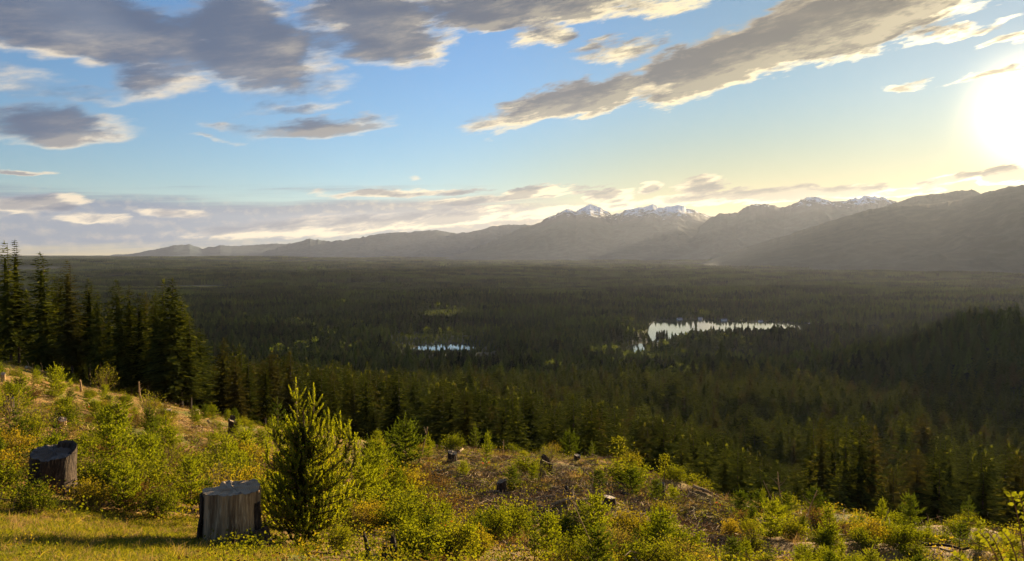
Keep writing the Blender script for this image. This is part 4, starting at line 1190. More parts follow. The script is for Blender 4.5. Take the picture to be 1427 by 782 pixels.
def log(p, q, r, label, seed, mat=DEADWOOD, stubs=3, name='fallen_log', cat='log', group=None):
    rg = np.random.default_rng(seed + 500)
    p, q = Vector(p), Vector(q)
    t = tag(link(name, None, None, p), label, cat, group)
    d = np.array(q - p); L = np.linalg.norm(d); s = np.linspace(0, 1, 9)
    pts = d[None] * s[:, None] + rg.normal(0, L * .008, (9, 3)); 
    for i in range(9): pts[i, 2] = gz(p.x + pts[i, 0], p.y + pts[i, 1]) - p.z + r * .7 + (.05 if i in (0, 8) else 0) + abs(math.sin(i * .7 + seed)) * r * .8
    mb = MB(); mb.tube(pts, r * np.linspace(1, .62, 9) * rg.uniform(.92, 1.08, 9), 9)
    link('log_body', mb.mesh('log_body', mat, True), t)
    c = pts[0] - d / L * .004; ax = Vector(d).normalized().to_track_quat('Z', 'Y')
    mb = MB(); ph = np.linspace(0, 2 * np.pi, 12, endpoint=False)
    V = [c] + [c + np.array(ax @ Vector((math.cos(a) * r * .97, math.sin(a) * r * .97, 0))) for a in ph]
    mb.add(V, [[0, 1 + (k + 1) % 12, 1 + k] for k in range(12)]); link('cut_end', mb.mesh('cut_end', CUT_PALE), t)
    if stubs:
        mb = MB()
        for k in range(stubs):
            i = rg.integers(1, 8); v = rnd_dirs(1, rg)[0]; v[2] = abs(v[2]) + .3; l = rg.uniform(1.5, 6) * r
            mb.tube([pts[i], pts[i] + v * l * .6, pts[i] + v * l + rg.normal(0, l * .1, 3)], [r * .3, r * .2, r * .08], 5, cap=False)
        link('branch_stubs', mb.mesh('branch_stubs', mat), t)
for i, (a, b, wpx, label, mat) in enumerate((
    ((17, 575), (45, 584), 6, 'grey fallen log running from the broken stump at the left edge', DEADWOOD),
    ((37, 515), (66, 522), 4, 'pale fallen log on the top of the left slope', DEADWOOD),
    ((218, 690), (254, 692), 7, 'grey slab of wood lying in the red flecked brush behind the big stump', DEADWOOD),
    ((145, 662), (180, 648), 3, 'pale thin pole lying in the brush between the two big stumps', DEADWOOD),
    ((612, 694), (626, 686), 3, 'pale short pole on the grassy patch of the mound', DEADWOOD),
    ((678, 692), (696, 688), 3, 'pale stick lying across the grassy patch near its stump', DEADWOOD),
    ((752, 712), (815, 730), 6, 'long dark log lying downhill in the open slash', STUMP_BARK),
    ((640, 634), (700, 629), 3, 'long pale pole along the back brow of the mound', DEADWOOD),
    ((770, 637), (830, 634), 3, 'sunlit pole lying along the skyline of the mound', DEADWOOD),
    ((880, 735), (960, 752), 6, 'dark log in the slash on the right of the open ground', STUMP_BARK),
    ((838, 705), (905, 718), 4, 'thin grey log behind the black flat topped stump', DEADWOOD),
    ((985, 705), (1040, 722), 4, 'grey pole on the steep edge right of the mound', DEADWOOD),
    ((290, 590), (330, 598), 4, 'pale log at the forest edge behind the young fir', DEADWOOD),
    ((235, 588), (290, 593), 3, 'grey pole below the pale stump near the tall conifers', DEADWOOD),
    ((790, 684), (838, 700), 5, 'broken dark log between the uprooted stump and the flat topped one', STUMP_BARK),
    ((1140, 752), (1200, 760), 4, 'grey pole in the brush on the right brow', DEADWOOD),
    ((700, 760), (745, 772), 4, 'grey pole half buried in brush at the bottom of the slash', DEADWOOD),
    ((1280, 762), (1350, 770), 5, 'dark pole under the brush at the right bottom corner', STUMP_BARK))):
    p, q = at(*a), at(*b)
    if (q - p).length > 14: q = p + (q - p).normalized() * 9
    log(p, q, size_at(p, wpx / 2), label, i, mat)

rg = np.random.default_rng(61)
for k in range(46):                                # long slash branches strewn over the open ground
    px = rg.uniform(590, 1080); D = rg.uniform(18, 56); p = spot(px, 700, D)
    if D > np.interp(px, [590, 700, 850, 950, 1060], [64, 60, 54, 50, 38]): continue
    a = rg.uniform(-.7, .7) + (math.pi if rg.random() < .5 else 0); L = rg.uniform(1.6, 4.2)
    q = Vector((p.x + math.cos(a) * L, p.y + math.sin(a) * L, 0)); q.z = gz(q.x, q.y)
    zn = 'by the grassy patch' if px < 700 else 'round the uprooted stump' if px < 800 else 'round the flat topped stump' if px < 900 else 'at the steep end of the mound'
    dk = rg.random() < .45; thick = rg.random() < .4
    log(p, q, rg.uniform(.05, .09) if thick else rg.uniform(.025, .045), '%s %s slash branch lying %s' % ('thick' if thick else 'thin', 'dark' if dk else 'bleached', zn), 200 + k,
        STUMP_BARK if dk else DEADWOOD, 5, 'fallen_branch', 'branch', 'slash branches on the mound')

# ------------------------------------------------------------------ young conifers
def brush_shoots(mb, o, ax, L, rg, n_needle, nl, nw, bend=.35, core=None, mat=0, cmat=1):
    """Bottle-brush shoots: needles all round a short axis that turns upwards."""
    m = len(o)
    up = np.array([0, 0, 1.])
    for k in range(n_needle):
        s = (k + rg.uniform(0, 1, m)) / n_needle
        p = o + ax * (L * s)[:, None] + up * (L * bend * s * s)[:, None]
        t = unit(ax + up * (2 * bend * s)[:, None])
        rd = rnd_dirs(m, rg); rd = unit(rd - t * (rd * t).sum(1, keepdims=True))
        d = unit(rd * (.95 - .35 * s)[:, None] + t * (.55 + .5 * s)[:, None])
        b = unit(np.cross(d, t))
        mb.quads(p, d, b, nl * rg.uniform(.8, 1.15, m) * (1.05 - .25 * s), nw, mat, .5)

def young_conifer(seed, h, rad, whorls, per, spacing, mats, nn=9, nl=.055, nw=.007, shoot=.15, base=.06, open_top=0.0, curl=.35, upsweep=.5, leaders=1):
    rg = np.random.default_rng(seed)
    tr = MB(); cr = MB()
    n = 9; z = np.linspace(-.1, h, n); w = np.cumsum(rg.normal(0, .012, (n, 2)), 0) * h
    tr.tube(np.c_[w, z], np.linspace(.018, .004, n) * h ** .5 * 1.2, 6)
    cx = lambda zz: np.array([np.interp(zz, z, w[:, 0]), np.interp(zz, z, w[:, 1]), zz])
    O, A, Ls = [], [], []
    for q in range(whorls):
        t = (q + rg.uniform(-.2, .2)) / whorls
        zz = h * (base + (1 - base - .06) * np.clip(t, 0, 1))
        for k in range(max(3, per + rg.integers(-1, 2))):
            a = k * 6.283 / per + rg.uniform(-.5, .5) + q
            L = rad * ((1 - t) ** .8 * min(1, .55 + 1.6 * t) + .07) * rg.uniform(.6, 1.15) * (1 - open_top * (t > .5))
            o = cx(zz); d = np.array([math.cos(a), math.sin(a), 0])
            el = (.15 + upsweep * t) + rg.normal(0, .1)
            P = lambda s: o + d * L * s + np.array([0, 0, 1.]) * (L * (el * s + .18 * s * s))
            tr.tube([P(0), P(.5), P(1)], np.array([.010, .007, .003]) * (.5 + L), 4, cap=False)
            O.append(P(.86)); A.append(unit(P(1) - P(.8))); Ls.append(shoot * rg.uniform(.9, 1.4))
            sd = np.array([-d[1], d[0], 0])
            for s in np.arange(.12, .95, spacing / max(L, spacing)):
                for sg in (-1, 1):
                    if rg.random() < .12: continue
                    O.append(P(s)); A.append(unit(d * rg.uniform(.4, .9) + sd * sg * rg.uniform(.5, 1) + np.array([0, 0, 1.]) * rg.uniform(-.1, .45)))
                    Ls.append(shoot * rg.uniform(.7, 1.2) * (1.15 - .4 * s))
    for zz in np.linspace(h * .8, h * .97, 4):
        O.append(cx(zz)); A.append(unit(np.array([*rg.normal(0, .12, 2), 1]))); Ls.append(shoot * 1.4)
    O, A, Ls = np.array(O), np.array(A), np.array(Ls)
    brush_shoots(cr, O, A, Ls, rg, nn, nl, nw, curl)
    return cr.mesh('young_crown', mats), tr.mesh('young_stem', TWIG, True)

# sources: bushy, narrow, sparse and tiny, in two greens; each about 2 m tall
YC = {
    'bushy': [young_conifer(11 + i, 2.0, .95, 9, 6, .13, [FIR_BRIGHT], 12, .085, .017, .17) for i in range(3)],
    'dark': [young_conifer(31 + i, 2.0, .90, 9, 6, .13, [FIR_DARK], 12, .085, .017, .17) for i in range(3)],
    'narrow': [young_conifer(51 + i, 2.0, .50, 9, 5, .13, [FIR_BRIGHT], 12, .08, .016, .16, upsweep=.7) for i in range(2)],
    'sparse': [young_conifer(71 + i, 2.0, .62, 6, 5, .22, [FIR_DARK], 10, .08, .014, .15, base=.25, open_top=.35) for i in range(2)],
}
YGROUP = 'young conifers on the felled slope'
def plant_conifer(kind, p, h, label, wide=1.0, group=YGROUP, rg=RNG):
    src = YC[kind]; c, s = src[rg.integers(0, len(src))]
    t = tag(link('young_conifer', None, None, p, (rg.normal(0, .04), rg.normal(0, .04), rg.uniform(0, 6.28)), (h / 2 * wide, h / 2 * wide, h / 2)), label, 'conifer sapling', group)
    link('crown', c, t); link('stem', s, t)
    return t

# ---- the bright young fir beside the big stump: built bough by bough
def hero_fir():
    rg = np.random.default_rng(77)
    p = spot(424, 775, (Vector((S2.x, S2.y)).length) + .55)
    U = size_at(p, 1.0)                                   # metres per photograph pixel at its distance
    t = tag(link('young_fir', None, None, p), 'bright yellow green young fir with curled plump shoots beside the big grey stump', 'fir tree')
    H = 236 * U
    mb = MB(); z = np.linspace(-.15, H * .82, 10)
    mb.tube(np.c_[np.sin(z * 1.3) * .03, np.cos(z) * .02, z], np.linspace(.045, .012, 10), 8); link('trunk', mb.mesh('fir_trunk', TWIG, True), t)
    boughs = []
    for q in range(15):
        f = q / 14
        zz = H * (.04 + .60 * f)
        for k in range(8):
            a = q * 1.1 + k * .9 + rg.uniform(-.3, .3)
            L = (80 * U) * (1 - f * .80) * (min(1, .72 + f)) * rg.uniform(.55, 1.2)
            if math.cos(a) > .3: L *= 1.02
            boughs.append((zz, a, L, .10 + .40 * f + rg.normal(0, .10), .14))
    # upright leaders that make the ragged top: (sideways px, depth px, base height fraction, tip height px)
    for dx, dy, f, tip in ((-26, 2, .60, 158), (-8, -6, .66, 216), (14, 5, .62, 206), (52, 3, .42, 168), (66, -4, .36, 158), (-38, -6, .5, 158), (34, 10, .5, 170), (72, 6, .25, 138), (-52, 4, .40, 128)):
        boughs.append((H * f, (dx * U, dy * U), tip * U, None, .3))
    for zz, a, L, el, cv in boughs:
        wood = MB(); nd = MB()
        o = np.array([0, 0, zz])
        if el is not None:
            d = np.array([math.cos(a), math.sin(a), 0.]); P = lambda s: o + d * L * s + np.array([0, 0, 1.]) * L * (el * s + cv * s * s)
            sd = np.array([-d[1], d[0], 0.]); ln = L
        else:
            tip = np.array([a[0], a[1], L]); d = unit(tip - o); sd = unit(np.cross(d, [0, 1., .2])); ln = np.linalg.norm(tip - o)
            P = lambda s: o + (tip - o) * s + np.array([a[0], a[1], 0]) * .35 * math.sin(s * math.pi)
        wood.tube([P(s) for s in np.linspace(0, 1, 5)], np.linspace(.016, .006, 5), 5)
        O, A, Ls, S_ = [P(.9)], [unit(P(1) - P(.9))], [.17], [1.0]
        ups = np.array([0, 0, 1.])
        for s in np.arange(.12, .98, .125 / ln):
            for sg in (-1, 1) if el is not None else (-1, 0, 1):
                if rg.random() < .1: continue
                dirn = unit(unit(P(min(1, s + .05)) - P(s)) * (rg.uniform(.2, .7) if el is not None else rg.uniform(.05, .4)) + sd * sg * rg.uniform(.4, .9) + (np.cross(sd, d) * rg.uniform(-.9, .9)) + ups * rg.uniform(.0, .5))
                O.append(P(s)); A.append(dirn); Ls.append(rg.uniform(.13, .20) * (1.1 - .2 * s)); S_.append(s)
        O, A, Ls = np.array(O), np.array(A), np.array(Ls)
        S_ = np.array(S_) + rg.normal(0, .08, len(S_)); new = S_ > (.40 if el is not None else .15)     # pale new tips, dark older shoots; also paints the bright rim and shaded body
        for sel, mi in ((new, 0), (~new, 1)):
            if sel.any(): brush_shoots(nd, O[sel], A[sel], Ls[sel], rg, 64, .044, .0085, .85, mat=mi)
        for i in range(len(O)):
            s = np.linspace(0, 1, 3)[:, None]
            wood.tube(O[i] + A[i] * Ls[i] * s + ups * Ls[i] * .55 * s * s, [.006, .005, .003], 4, cap=False)
        b = link('branch', wood.mesh('fir_branch', TWIG, True), t)
        link('needles', nd.mesh('fir_needles', [FIR_HERO, FIR_DARK]), b)
hero_fir()

# ------------------------------------------------------------------ leafy shrubs
def shrub(seed, h, w, stems, leaves, leaf, mats, hang=.2, twiggy=.0, leaf_w=.32):
    """Many stems from one root, leaves set along their upper parts."""
    rg = np.random.default_rng(seed); st = MB(); lf = MB()
    O, A, N = [], [], []
    for q in range(stems):
        a = rg.uniform(0, 6.283); sp = w * math.sqrt(rg.uniform(.02, 1)); hh = h * rg.uniform(.5, 1.05) * (1 - .35 * (sp / w) ** 2)
        b = np.array([math.cos(a) * sp * .15, math.sin(a) * sp * .15, -.05]); e = np.array([math.cos(a) * sp, math.sin(a) * sp, hh])
        mid = b * .4 + e * .6 + np.array([0, 0, hh * .15]) + rg.normal(0, .05 * h, 3)
        C = lambda s: b * (1 - s) ** 2 + 2 * mid * s * (1 - s) + e * s * s
        st.tube([C(s) for s in np.linspace(0, 1, 5)], np.linspace(.010, .003, 5), 4, cap=False)
        for k in range(leaves):
            s = rg.uniform(.25, 1) ** .7; o = C(s) + rg.normal(0, .05 + .06 * h, 3) * (1 if rg.random() < .75 else .25)
            O.append(o); A.append(rnd_dirs(1, rg)[0] * .8 + np.array([0, 0, .35 - hang]) + (o - [0, 0, h * .4]) * .5)
        for k in range(3):
            s = rg.uniform(.3, .9); o = C(s); st.tube([o, o + rg.normal(0, .12, 3) * h + [0, 0, .06]], [.004, .0015], 3, cap=False)
    O, A = np.array(O), unit(np.array(A)); n = len(O)
    B = unit(np.cross(A, rnd_dirs(n, rg)))
    lf.quads(O, A, B, leaf * rg.uniform(.6, 1.3, n), leaf * leaf_w * rg.uniform(.8, 1.2, n), 0, .45)
    return lf.mesh('shrub_leaves', mats), st.mesh('shrub_stems', TWIG)
SH = {
    'green': [shrub(11 + i, 1.0, .7, 34, 80, .062, [LEAF_GREEN]) for i in range(3)],
    'yellow': [shrub(31 + i, 1.0, .65, 32, 72, .058, [LEAF_YELLOW]) for i in range(3)],
    'rust': [shrub(51 + i, .8, .75, 30, 46, .052, [LEAF_RUST], .5) for i in range(3)],
    'twiggy': [shrub(71 + i, 1.1, .7, 32, 18, .052, [LEAF_YELLOW], .1) for i in range(2)],
}
def plant_shrub(kind, p, h, label, group, wide=1.0, rg=RNG):
    l, s = SH[kind][rg.integers(0, len(SH[kind]))]
    t = tag(link('shrub', None, None, p, (0, 0, rg.uniform(0, 6.28)), (h * wide, h * wide, h)), label, 'shrub', group)
    link('leaves', l, t); link('stems', s, t)
    return t

# anchored plants: (kind, column and row of the foot, height and relative width in photograph pixels, label)
for kind, px, py, hp, wd, label in (
    ('bushy', 78, 556, 46, 1.1, 'broad green young conifer under the left row of tall conifers'),
    ('bushy', 92, 594, 42, 1.0, 'bright young conifer just behind the small pale cut stump'),
    ('dark', 150, 612, 46, 1.3, 'dark rounded young conifer in the middle of the left slope'),
    ('bushy', 212, 664, 62, 1.0, 'glowing yellow young conifer left of the big grey stump'),
    ('bushy', 240, 648, 58, .9, 'young conifer with bright tips behind the glowing yellow one'),
    ('narrow', 314, 668, 62, .9, 'upright young conifer between the big grey stump and the bright fir'),
    ('bushy', 342, 655, 58, .9, 'young conifer with spreading boughs hard against the bright fir'),
    ('sparse', 388, 612, 54, 1.0, 'slim young conifer whose tip shows left of the bright fir top'),
    ('bushy', 300, 640, 40, 1.1, 'low bushy young conifer above the big grey stump'),
    ('dark', 566, 655, 72, 1.1, 'tall dark bushy young conifer right of the bright fir'),
    ('dark', 548, 652, 60, .8, 'dark young conifer leaning against the tall bushy one'),
    ('narrow', 598, 640, 34, 1.0, 'small upright young conifer at the left end of the mound'),
    ('bushy', 516, 702, 64, .9, 'green young conifer close to the right side of the bright fir'),
    ('narrow', 573, 722, 52, 1.0, 'narrow yellow young conifer left of the grassy patch'),
    ('bushy', 620, 742, 44, 1.0, 'bright young conifer under the left end of the grassy patch'),
    ('sparse', 664, 630, 38, .9, 'thin young conifer with a leafy tip on the skyline of the mound'),
    ('narrow', 678, 648, 46, .8, 'narrow young conifer standing on the skyline beside the thin one'),
    ('bushy', 648, 664, 24, 1.1, 'small bushy conifer on the back slope of the mound'),
    ('dark', 714, 682, 34, 1.1, 'dark small conifer left of the uprooted looking stump'),
    ('bushy', 743, 674, 26, 1.0, 'bright small conifer touching the uprooted looking stump'),
    ('dark', 712, 740, 30, 1.0, 'little dark conifer bright on one side below the grassy patch'),
    ('sparse', 745, 782, 80, .8, 'tall sparse sapling with bare stem at the bottom of the slash'),
    ('dark', 832, 684, 30, 1.3, 'bushy conifer at the top of the mound right of the uprooted stump'),
    ('narrow', 808, 668, 16, 1.2, 'tiny bright conifer near the skyline of the mound'),
    ('dark', 880, 692, 42, 1.2, 'dark conifer near the bent thin sapling on the mound'),
    ('bushy', 938, 704, 28, 1.1, 'yellow conifer at the right end of the mound'),
    ('dark', 915, 700, 34, 1.1, 'dark tangled conifer beside the right end stump of the mound'),
    ('sparse', 884, 776, 42, 1.1, 'bright star shaped sapling at the bottom right of the slash'),
    ('bushy', 1074, 752, 58, 1.0, 'bright bushy conifer under the long bent dead branch'),
    ('dark', 1045, 738, 34, .9, 'dark small conifer left of the bright bushy one on the right brow'),
    ('sparse', 1072, 778, 40, 1.0, 'small sapling in front of the bright bushy conifer on the right brow'),
    ('narrow', 1154, 768, 64, 1.1, 'tall bright conifer on the right brow under the sunlit cluster'),
    ('bushy', 1118, 748, 30, 1.0, 'low conifer between the two bright ones on the right brow'),
    ('dark', 1020, 776, 44, 1.1, 'dark conifer at the bottom edge below the steep brow'),
    ('bushy', 652, 778, 52, 1.1, 'bright green conifer at the bottom edge under the grassy patch'),
    ('dark', 600, 752, 36, 1.3, 'shadowed conifer just above the bottom edge brush'),
    ('bushy', 572, 785, 60, .9, 'green conifer at the bottom edge right of the broken posts')):
    p = at(px, py) if py < 772 else spot(px, py, 13.5 if px < 800 else 16)
    plant_conifer(kind, p, size_at(p, hp), label, wd)

SHG = 'leafy shrubs on the felled slope'
for kind, px, py, hp, wd, label in (
    ('green', 48, 716, 46, 1.0, 'round leafy shrub in front of the dark charred stump'),
    ('green', 128, 708, 40, 1.1, 'leafy shrub right of the dark charred stump'),
    ('twiggy', 172, 706, 40, 1.1, 'twiggy shrub with red flecks between the two big stumps'),
    ('green', 220, 722, 44, 1.0, 'leafy shrub left behind the big grey stump'),
    ('yellow', 28, 640, 34, 1.2, 'yellow leafed shrub above the charred stump at the left edge'),
    ('rust', 30, 560, 28, 1.4, 'rusty brown shrub high on the left slope'),
    ('rust', 70, 520, 22, 1.5, 'rusty brown shrub on the crest of the left slope'),
    ('twiggy', 145, 548, 40, .8, 'feathery tall shrub at the foot of the tall conifers'),
    ('twiggy', 205, 580, 34, .9, 'grey green feathery shrub before the bare trunks of the row'),
    ('yellow', 262, 690, 56, .9, 'yellow shrub right behind the big grey stump'),
    ('rust', 486, 742, 46, 1.1, 'rust and green shrub at the right foot of the bright fir'),
    ('yellow', 470, 775, 42, 1.0, 'yellow shrub at the bottom edge under the bright fir'),
    ('rust', 612, 690, 26, 1.4, 'rusty shrub left of the grassy patch'),
    ('twiggy', 770, 636, 18, 1.2, 'wiry shrub on the skyline of the mound'),
    ('rust', 1135, 740, 38, 1.2, 'pinkish brown dead brush with pale tips on the right brow'),
    ('rust', 1170, 752, 30, 1.2, 'pink flecked brush right of the pale tipped one'),
    ('yellow', 1215, 758, 36, 1.2, 'yellow shrub on the brow under the dark flank'),
    ('green', 1258, 766, 38, 1.2, 'green shrub on the right brow below the leaning stick')):
    p = at(px, py) if py < 772 else spot(px, py, 12.5)
    plant_shrub(kind, p, size_at(p, hp), label, SHG, wd)

# the thin bent sapling with a leafy tip on the mound
def bent_sapling(p, h, lean, label):
    rg = np.random.default_rng(9); t = tag(link('bent_sapling', None, None, p), label, 'sapling')
    s = np.linspace(0, 1, 8); C = np.c_[lean * h * s ** 1.3, s * 0, h * s]
    mb = MB(); mb.tube(C, np.linspace(.028, .008, 8), 6); link('stem', mb.mesh('bent_stem', TWIG, True), t)
    mb = MB(); n = 260; k = rg.integers(4, 8, n); o = C[k] + rg.normal(0, .16, (n, 3)) * [1.2, 1, .6] + [-.12, 0, -.1]
    a = rnd_dirs(n, rg); mb.quads(o, a, unit(np.cross(a, rnd_dirs(n, rg))), rg.uniform(.06, .11, n), .03, 0, .5)
    link('leaves', mb.mesh('sapling_leaves', [LEAF_YELLOW]), t)
p = at(888, 694); bent_sapling(p, size_at(p, 84), -.28, 'thin bent sapling with a leafy tip standing out against the forest')
p = at(925, 676); bent_sapling(p, size_at(p, 42), .08, 'thin sapling with few leaves at the right end of the mound')

# huckleberry sprig that reaches into the picture at the bottom right
def sprig():
    rg = np.random.default_rng(4)
    p = spot(1452, 782, 4.6); t = tag(link('huckleberry_bush', None, None, p), 'huckleberry sprig with small rim lit leaves reaching in at the bottom right corner', 'bush')
    def tip(px, py, D=4.4):
        d = pix_dir(px, py); h = math.hypot(d.x, d.y); return np.array(Vector((d.x / h * D, d.y / h * D, CAM_Z + d.z / h * D)) - p)
    st = MB(); O, A, B = [], [], []
    for (px, py, D), (mx, my) in (((1408, 688, 4.4), (1440, 745)), ((1420, 690, 4.5), (1446, 740)), ((1364, 741, 4.3), (1420, 775)), ((1374, 738, 4.35), (1425, 782)), ((1398, 742, 4.4), (1440, 770)), ((1330, 775, 4.2), (1400, 800)), ((1440, 700, 4.6), (1455, 760))):
        e, m_ = tip(px, py, D), tip(mx, my, D + .1)
        C = lambda s: np.zeros(3) * (1 - s) ** 2 + 2 * m_ * 1.0 * s * (1 - s) + e * s * s
        st.tube([C(s) for s in np.linspace(0, 1, 10)], np.linspace(.008, .002, 10), 5, cap=False)
        for s in np.linspace(.55, 1, 15):
            for sg in (-1, 1):
                t_ = unit(C(min(1, s + .02)) - C(s - .02)); sd = unit(np.cross(t_, [0, 1., .3]))
                O.append(C(s)); A.append(unit(t_ * .55 + sd * sg + rg.normal(0, .22, 3))); B.append(rnd_dirs(1, rg)[0])
    O, A = np.array(O), np.array(A); B = unit(np.cross(A, np.array(B)))
    lf = MB(); L = rg.uniform(.020, .034, len(O))
    for f0, f1, w0, w1 in ((0, .3, .1, .9), (.3, .68, .9, .85), (.68, 1, .85, .05)):
        V = np.stack([O + A * (L * f0)[:, None] + B * (L * .30 * w0)[:, None], O + A * (L * f1)[:, None] + B * (L * .30 * w1)[:, None],
                      O + A * (L * f1)[:, None] - B * (L * .30 * w1)[:, None], O + A * (L * f0)[:, None] - B * (L * .30 * w0)[:, None]], 1).reshape(-1, 3)
        lf.add(V, np.arange(len(V)).reshape(-1, 4))
    link('stems', st.mesh('sprig_stems', TWIG), t); link('leaves', lf.mesh('sprig_leaves', [LEAF_GREEN]), t)
sprig()

# ------------------------------------------------------------------ filling in: more brush, each plant its own object
rg = np.random.default_rng(21)
def density(px, D):
    """How thick the brush stands at a bearing and distance."""
    left = np.interp(px, [0, 420, 560, 640, 980, 1060, 1427], [.95, .95, .88, .5, .5, .95, 1.0])
    grass = (px < 290) & (D < 14.5)
    openp = (px > 600) & (px < 1010) & (D > 19) & (D < 60)
    return np.where(grass, .0, np.where(openp, .16, left)) * np.where(D < 8.5, 0, 1)
spots = []
for D0, D1, sp in ((9, 20, 1.05), (20, 36, 1.75), (36, 70, 3.2), (70, 185, 5.6)):
    x, y, r, a = wedge(D0, D1, sp, R(-36), R(35), rg)
    px = photo_column(x, y)
    edge = np.interp(px, EDGE_PX, EDGE_D) - 6
    ok = (rg.random(len(x)) < density(px, r)) & (r < edge) & (px > -40) & (px < 1460)
    z = ground_z(x, y); ok &= ~brow_hides(x, y, z + 1.2)
    row = CY - FPX * ((z - CAM_Z) / y + math.tan(PITCH))
    for q in np.nonzero(ok)[0]:
        # keep the big stumps, the young fir and the grass in front of them in view
        if 250 < px[q] < 515 and r[q] < Vector((S2.x, S2.y)).length + 1.5: continue
        if 480 < px[q] < 575 and r[q] < 13.6: continue
        if 10 < px[q] < 125 and r[q] < Vector((S1.x, S1.y)).length + 1: continue
        spots.append((px[q], r[q], x[q], y[q], z[q]))
n_s = n_c = 0
rg.shuffle(spots)
spots.sort(key=lambda s: s[1])
for px, D, x, y, z in spots:
    if px < 260: w2 = 'left slope'; where = 'low on the left slope' if D < 24 else 'half way up the left slope' if D < 60 else 'high under the tall conifers' if px > 90 else 'high at the left edge'
    elif px < 560: w2 = 'ground behind the fir'; where = ('at the foot of the young fir' if D < 20 else 'on the slope left of the young fir' if px < 400 else 'on the slope right of the young fir') if D < 60 else 'at the forest edge behind the young fir'
    elif px < 1010: w2 = 'foot of the mound' if D < 20 else 'mound'; where = ('beside the broken posts' if px < 660 else 'under the grassy patch' if px < 790 else 'under the open slash' if px < 900 else 'under the steep end') if D < 20 else ('around the grassy patch' if px < 700 else 'round the uprooted stump' if px < 800 else 'around the flat topped stump' if px < 900 else 'near the right end stump')
    else: w2 = 'right brow'; where = ('near the long bent dead branch' if px < 1120 else 'under the sunlit conifer cluster' if px < 1220 else 'below the leaning dead stick' if px < 1320 else 'beside the huckleberry sprig') + (' close by' if D < 20 else '')
    p = Vector((x, y, z)); u = rg.random()
    cap = lambda v, pxs: min(v, rg.uniform(.7, 1.0) * (pxs if px < 1010 else pxs * .62) / FPX * y)      # none stands taller in view than the brush of the place does
    small = .75 if D < 20 else 1.0
    if u < .26 and n_c < 230:
        kind = ('bushy', 'dark', 'narrow', 'bushy', 'sparse')[rg.integers(0, 5)]
        lab = {'bushy': 'bushy bright conifer sapling', 'dark': 'dark green conifer sapling', 'narrow': 'narrow bright conifer sapling', 'sparse': 'thin open conifer sapling'}[kind]
        plant_conifer(kind, p, cap(rg.uniform(.9, 2.3), 82), '%s %s' % (lab, where), rg.uniform(.85, 1.15), 'saplings of the ' + w2, rg); n_c += 1
    elif n_s < 280:
        kind = ('green', 'green', 'yellow', 'rust', 'twiggy', 'green')[rg.integers(0, 6)]
        lab = {'green': 'green leafed low shrub', 'yellow': 'yellow leafed low shrub', 'rust': 'rust brown low shrub', 'twiggy': 'wiry thin leafed shrub'}[kind]
        plant_shrub(kind, p, cap(rg.uniform(.5, 1.4), 56), '%s %s' % (lab, where), 'shrubs of the ' + w2, rg.uniform(.9, 1.4), rg); n_s += 1

# ------------------------------------------------------------------ ground cover nobody could count
def blades(seed, n, h, spread, w, mat, lean=.5):
    rg = np.random.default_rng(seed); mb = MB()
    o = np.c_[rg.normal(0, spread, (n, 2)), np.full(n, -.02)]
    d = unit(np.c_[rg.normal(0, lean, (n, 2)), np.ones(n)]); L = h * rg.uniform(.5, 1.15, n)
    b = unit(np.cross(d, rnd_dirs(n, rg))); m_ = o + d * (L * .55)[:, None]; e = m_ + (d * [1.8, 1.8, .75]) * (L * .5)[:, None]
    V = np.stack([o - b * w, o + b * w, m_ + b * w * .8, m_ - b * w * .8], 1).reshape(-1, 3); mb.add(V, np.arange(4 * n).reshape(-1, 4))
    V = np.stack([m_ - b * w * .8, m_ + b * w * .8, e], 1).reshape(-1, 3); mb.add(V, np.arange(3 * n).reshape(-1, 3))
    return mb.mesh('blades', mat)
def tuft(seed, n, h, w, leaf, mat):
    rg = np.random.default_rng(seed); mb = MB()
    o = np.c_[rg.normal(0, w, (n, 2)), rg.uniform(0, h, n)]; a = unit(rnd_dirs(n, rg) + [0, 0, .3])
    mb.quads(o, a, unit(np.cross(a, rnd_dirs(n, rg))), leaf * rg.uniform(.6, 1.3, n), leaf * .33, 0, .45)
    return mb.mesh('tuft', mat)
def sticks(seed, n, L, r, mat, spread, flat=.25):
    rg = np.random.default_rng(seed); mb = MB()
    for k in range(n):
        o = np.r_[rg.normal(0, spread, 2), rg.uniform(.0, .12)]; d = rg.normal(0, 1, 3) * [1, 1, flat]; d /= np.linalg.norm(d); l = L * rg.uniform(.4, 1.2)
        mb.tube([o - d * l / 2, o + rg.normal(0, l * .05, 3), o + d * l / 2], [r, r * .8, r * .35], 3, cap=False)
    return mb.mesh('sticks', mat)
def spread_points(rg, specs, accept):
    P = []
    for D0, D1, sp in specs:
        x, y, r, a = wedge(D0, D1, sp, R(-44), R(42), rg)
        px = photo_column(x, y); ok = (r < np.interp(px, EDGE_PX, EDGE_D)) & accept(px, r, x, y, rg)
        z = ground_z(x, y); ok &= ~brow_hides(x, y, z + .3)
        P.append(np.c_[x, y, z, r][ok])
    return np.concatenate(P)
patch = lambda x, y, s, k: vnoise(x / s, y / s, k)
grassy = lambda px, r, x, y, g: ((px < 380) & (r < 15.5)) | ((px > 560) & (px < 1060) & (r > 17) & (r < 62) & (patch(x, y, 3.0, 81) > np.where(px < 860, .36, .48))) | ((patch(x, y, 4, 83) > .66) & (g.random(len(x)) < .6)) | ((px < 45) & (r < 23))
P = spread_points(rg, ((5.5, 16, .105), (16, 36, .26), (36, 70, .42)), grassy); n = len(P)
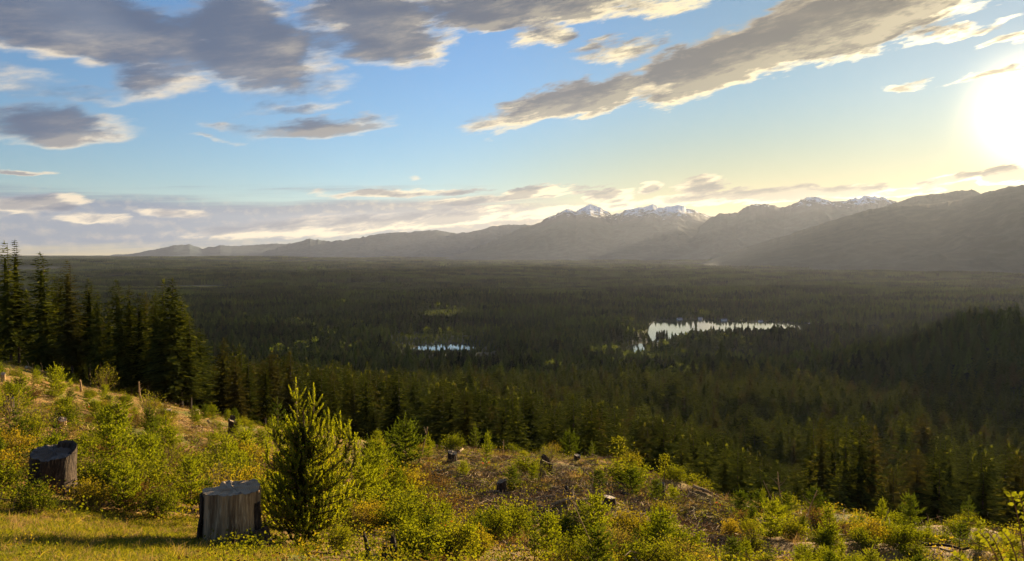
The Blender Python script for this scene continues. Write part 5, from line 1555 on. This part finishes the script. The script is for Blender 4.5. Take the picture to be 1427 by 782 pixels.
scatter('grass', 'short sunlit grass in patches on the felled slope', P[:, :3], rg.uniform(0, 6.28, n), rg.uniform(.55, 1.3, n) * np.interp(P[:, 3], [6, 16, 28, 60], [.9, 1.05, 1.8, 2.6]),
        np.where(rg.random(n) < np.where(P[:, 3] < 16, .12, .3), 4, rg.integers(0, 4, n)), [blades(500 + i, 30, .095, .05, .0028, [GRASS_M]) for i in range(4)] + [blades(510, 18, .14, .05, .003, [STRAW_M])])
cov = lambda px, r, x, y, g: g.random(len(x)) < np.where((px > 600) & (px < 1010) & (r > 20) & (r < 60), .30, np.where((px < 300) & (r < 14.5), .05, .85)) * (.35 + patch(x, y, 2.2, 91))
P = spread_points(rg, ((7, 20, .30), (20, 40, .48), (40, 80, .9), (80, 205, 1.9)), cov); n = len(P)
kind = patch(P[:, 0], P[:, 1], 2.8, 95) * .6 + rg.random(n) * .4
idx = np.where(kind < .36, rg.integers(0, 2, n), np.where(kind < .52, 2 + rg.integers(0, 2, n), np.where(kind < .74, 4 + rg.integers(0, 2, n), 6 + rg.integers(0, 1, n))))
idx = np.where(rg.random(n) < .006, 7, idx)
scatter('undergrowth', 'low mixed undergrowth of green, yellow and rust leaves between the shrubs', P[:, :3], rg.uniform(0, 6.28, n), rg.uniform(.7, 1.5, n) * np.interp(P[:, 3], [8, 16, 40, 200], [.6, .9, 1.25, 2.6]), idx,
        [tuft(600 + i, 42, .24, .13, .05, [LEAF_GREEN]) for i in range(2)] + [tuft(610 + i, 40, .26, .12, .048, [LEAF_YELLOW]) for i in range(2)] +
        [tuft(620 + i, 36, .16, .15, .05, [LEAF_RUST]) for i in range(2)] + [blades(630, 26, .34, .08, .004, [STRAW_M], .7), tuft(640, 16, .25, .08, .045, [LEAF_RED])])
lit = lambda px, r, x, y, g: (r > np.where(px < 560, 14, 10)) & (g.random(len(x)) < np.where((px > 600) & (px < 1060) & (r > 20) & (r < 60), .9, .22) * np.where((px < 300) & (r < 14), .12, 1))
P = spread_points(rg, ((7, 20, .62), (20, 40, .40), (40, 80, .7), (80, 205, 2.6)), lit); n = len(P)
scatter('slash_litter', 'broken twigs, bark and bleached sticks left from felling', P[:, :3], rg.uniform(0, 6.28, n), rg.uniform(.6, 1.5, n) * np.interp(P[:, 3], [8, 40, 200], [.8, 1.1, 2.2]), rg.integers(0, 6, n),
        [sticks(700 + i, 10, .7, .010, [TWIG], .3) for i in range(3)] + [sticks(710 + i, 8, .55, .011, [DEADWOOD], .3) for i in range(2)] + [sticks(720, 9, .6, .007, [TWIG], .2, .9)])

# ------------------------------------------------------------------ labels that repeat are told apart by their order across the picture
ORD = ['first', 'second', 'third', 'fourth', 'fifth', 'sixth', 'seventh', 'eighth', 'ninth', 'tenth', 'eleventh', 'twelfth', 'thirteenth', 'fourteenth']
bpy.context.view_layer.update()
same = {}
for o in COL.objects:
    if o.parent is None and o.get('label') and o.get('category'): same.setdefault(o['label'], []).append(o)
for lab, os_ in same.items():
    if len(os_) < 2: continue
    os_.sort(key=lambda o: photo_column(o.location.x, o.location.y))
    for k, o in enumerate(os_):
        n = len(os_) - 1 - k
        o['label'] = lab + (', leftmost' if k == 0 else ', rightmost' if n == 0 else ', %s from the left' % ORD[k] if k < 14 else ', %s from the right' % ORD[n] if n < 14 else ' in its middle')
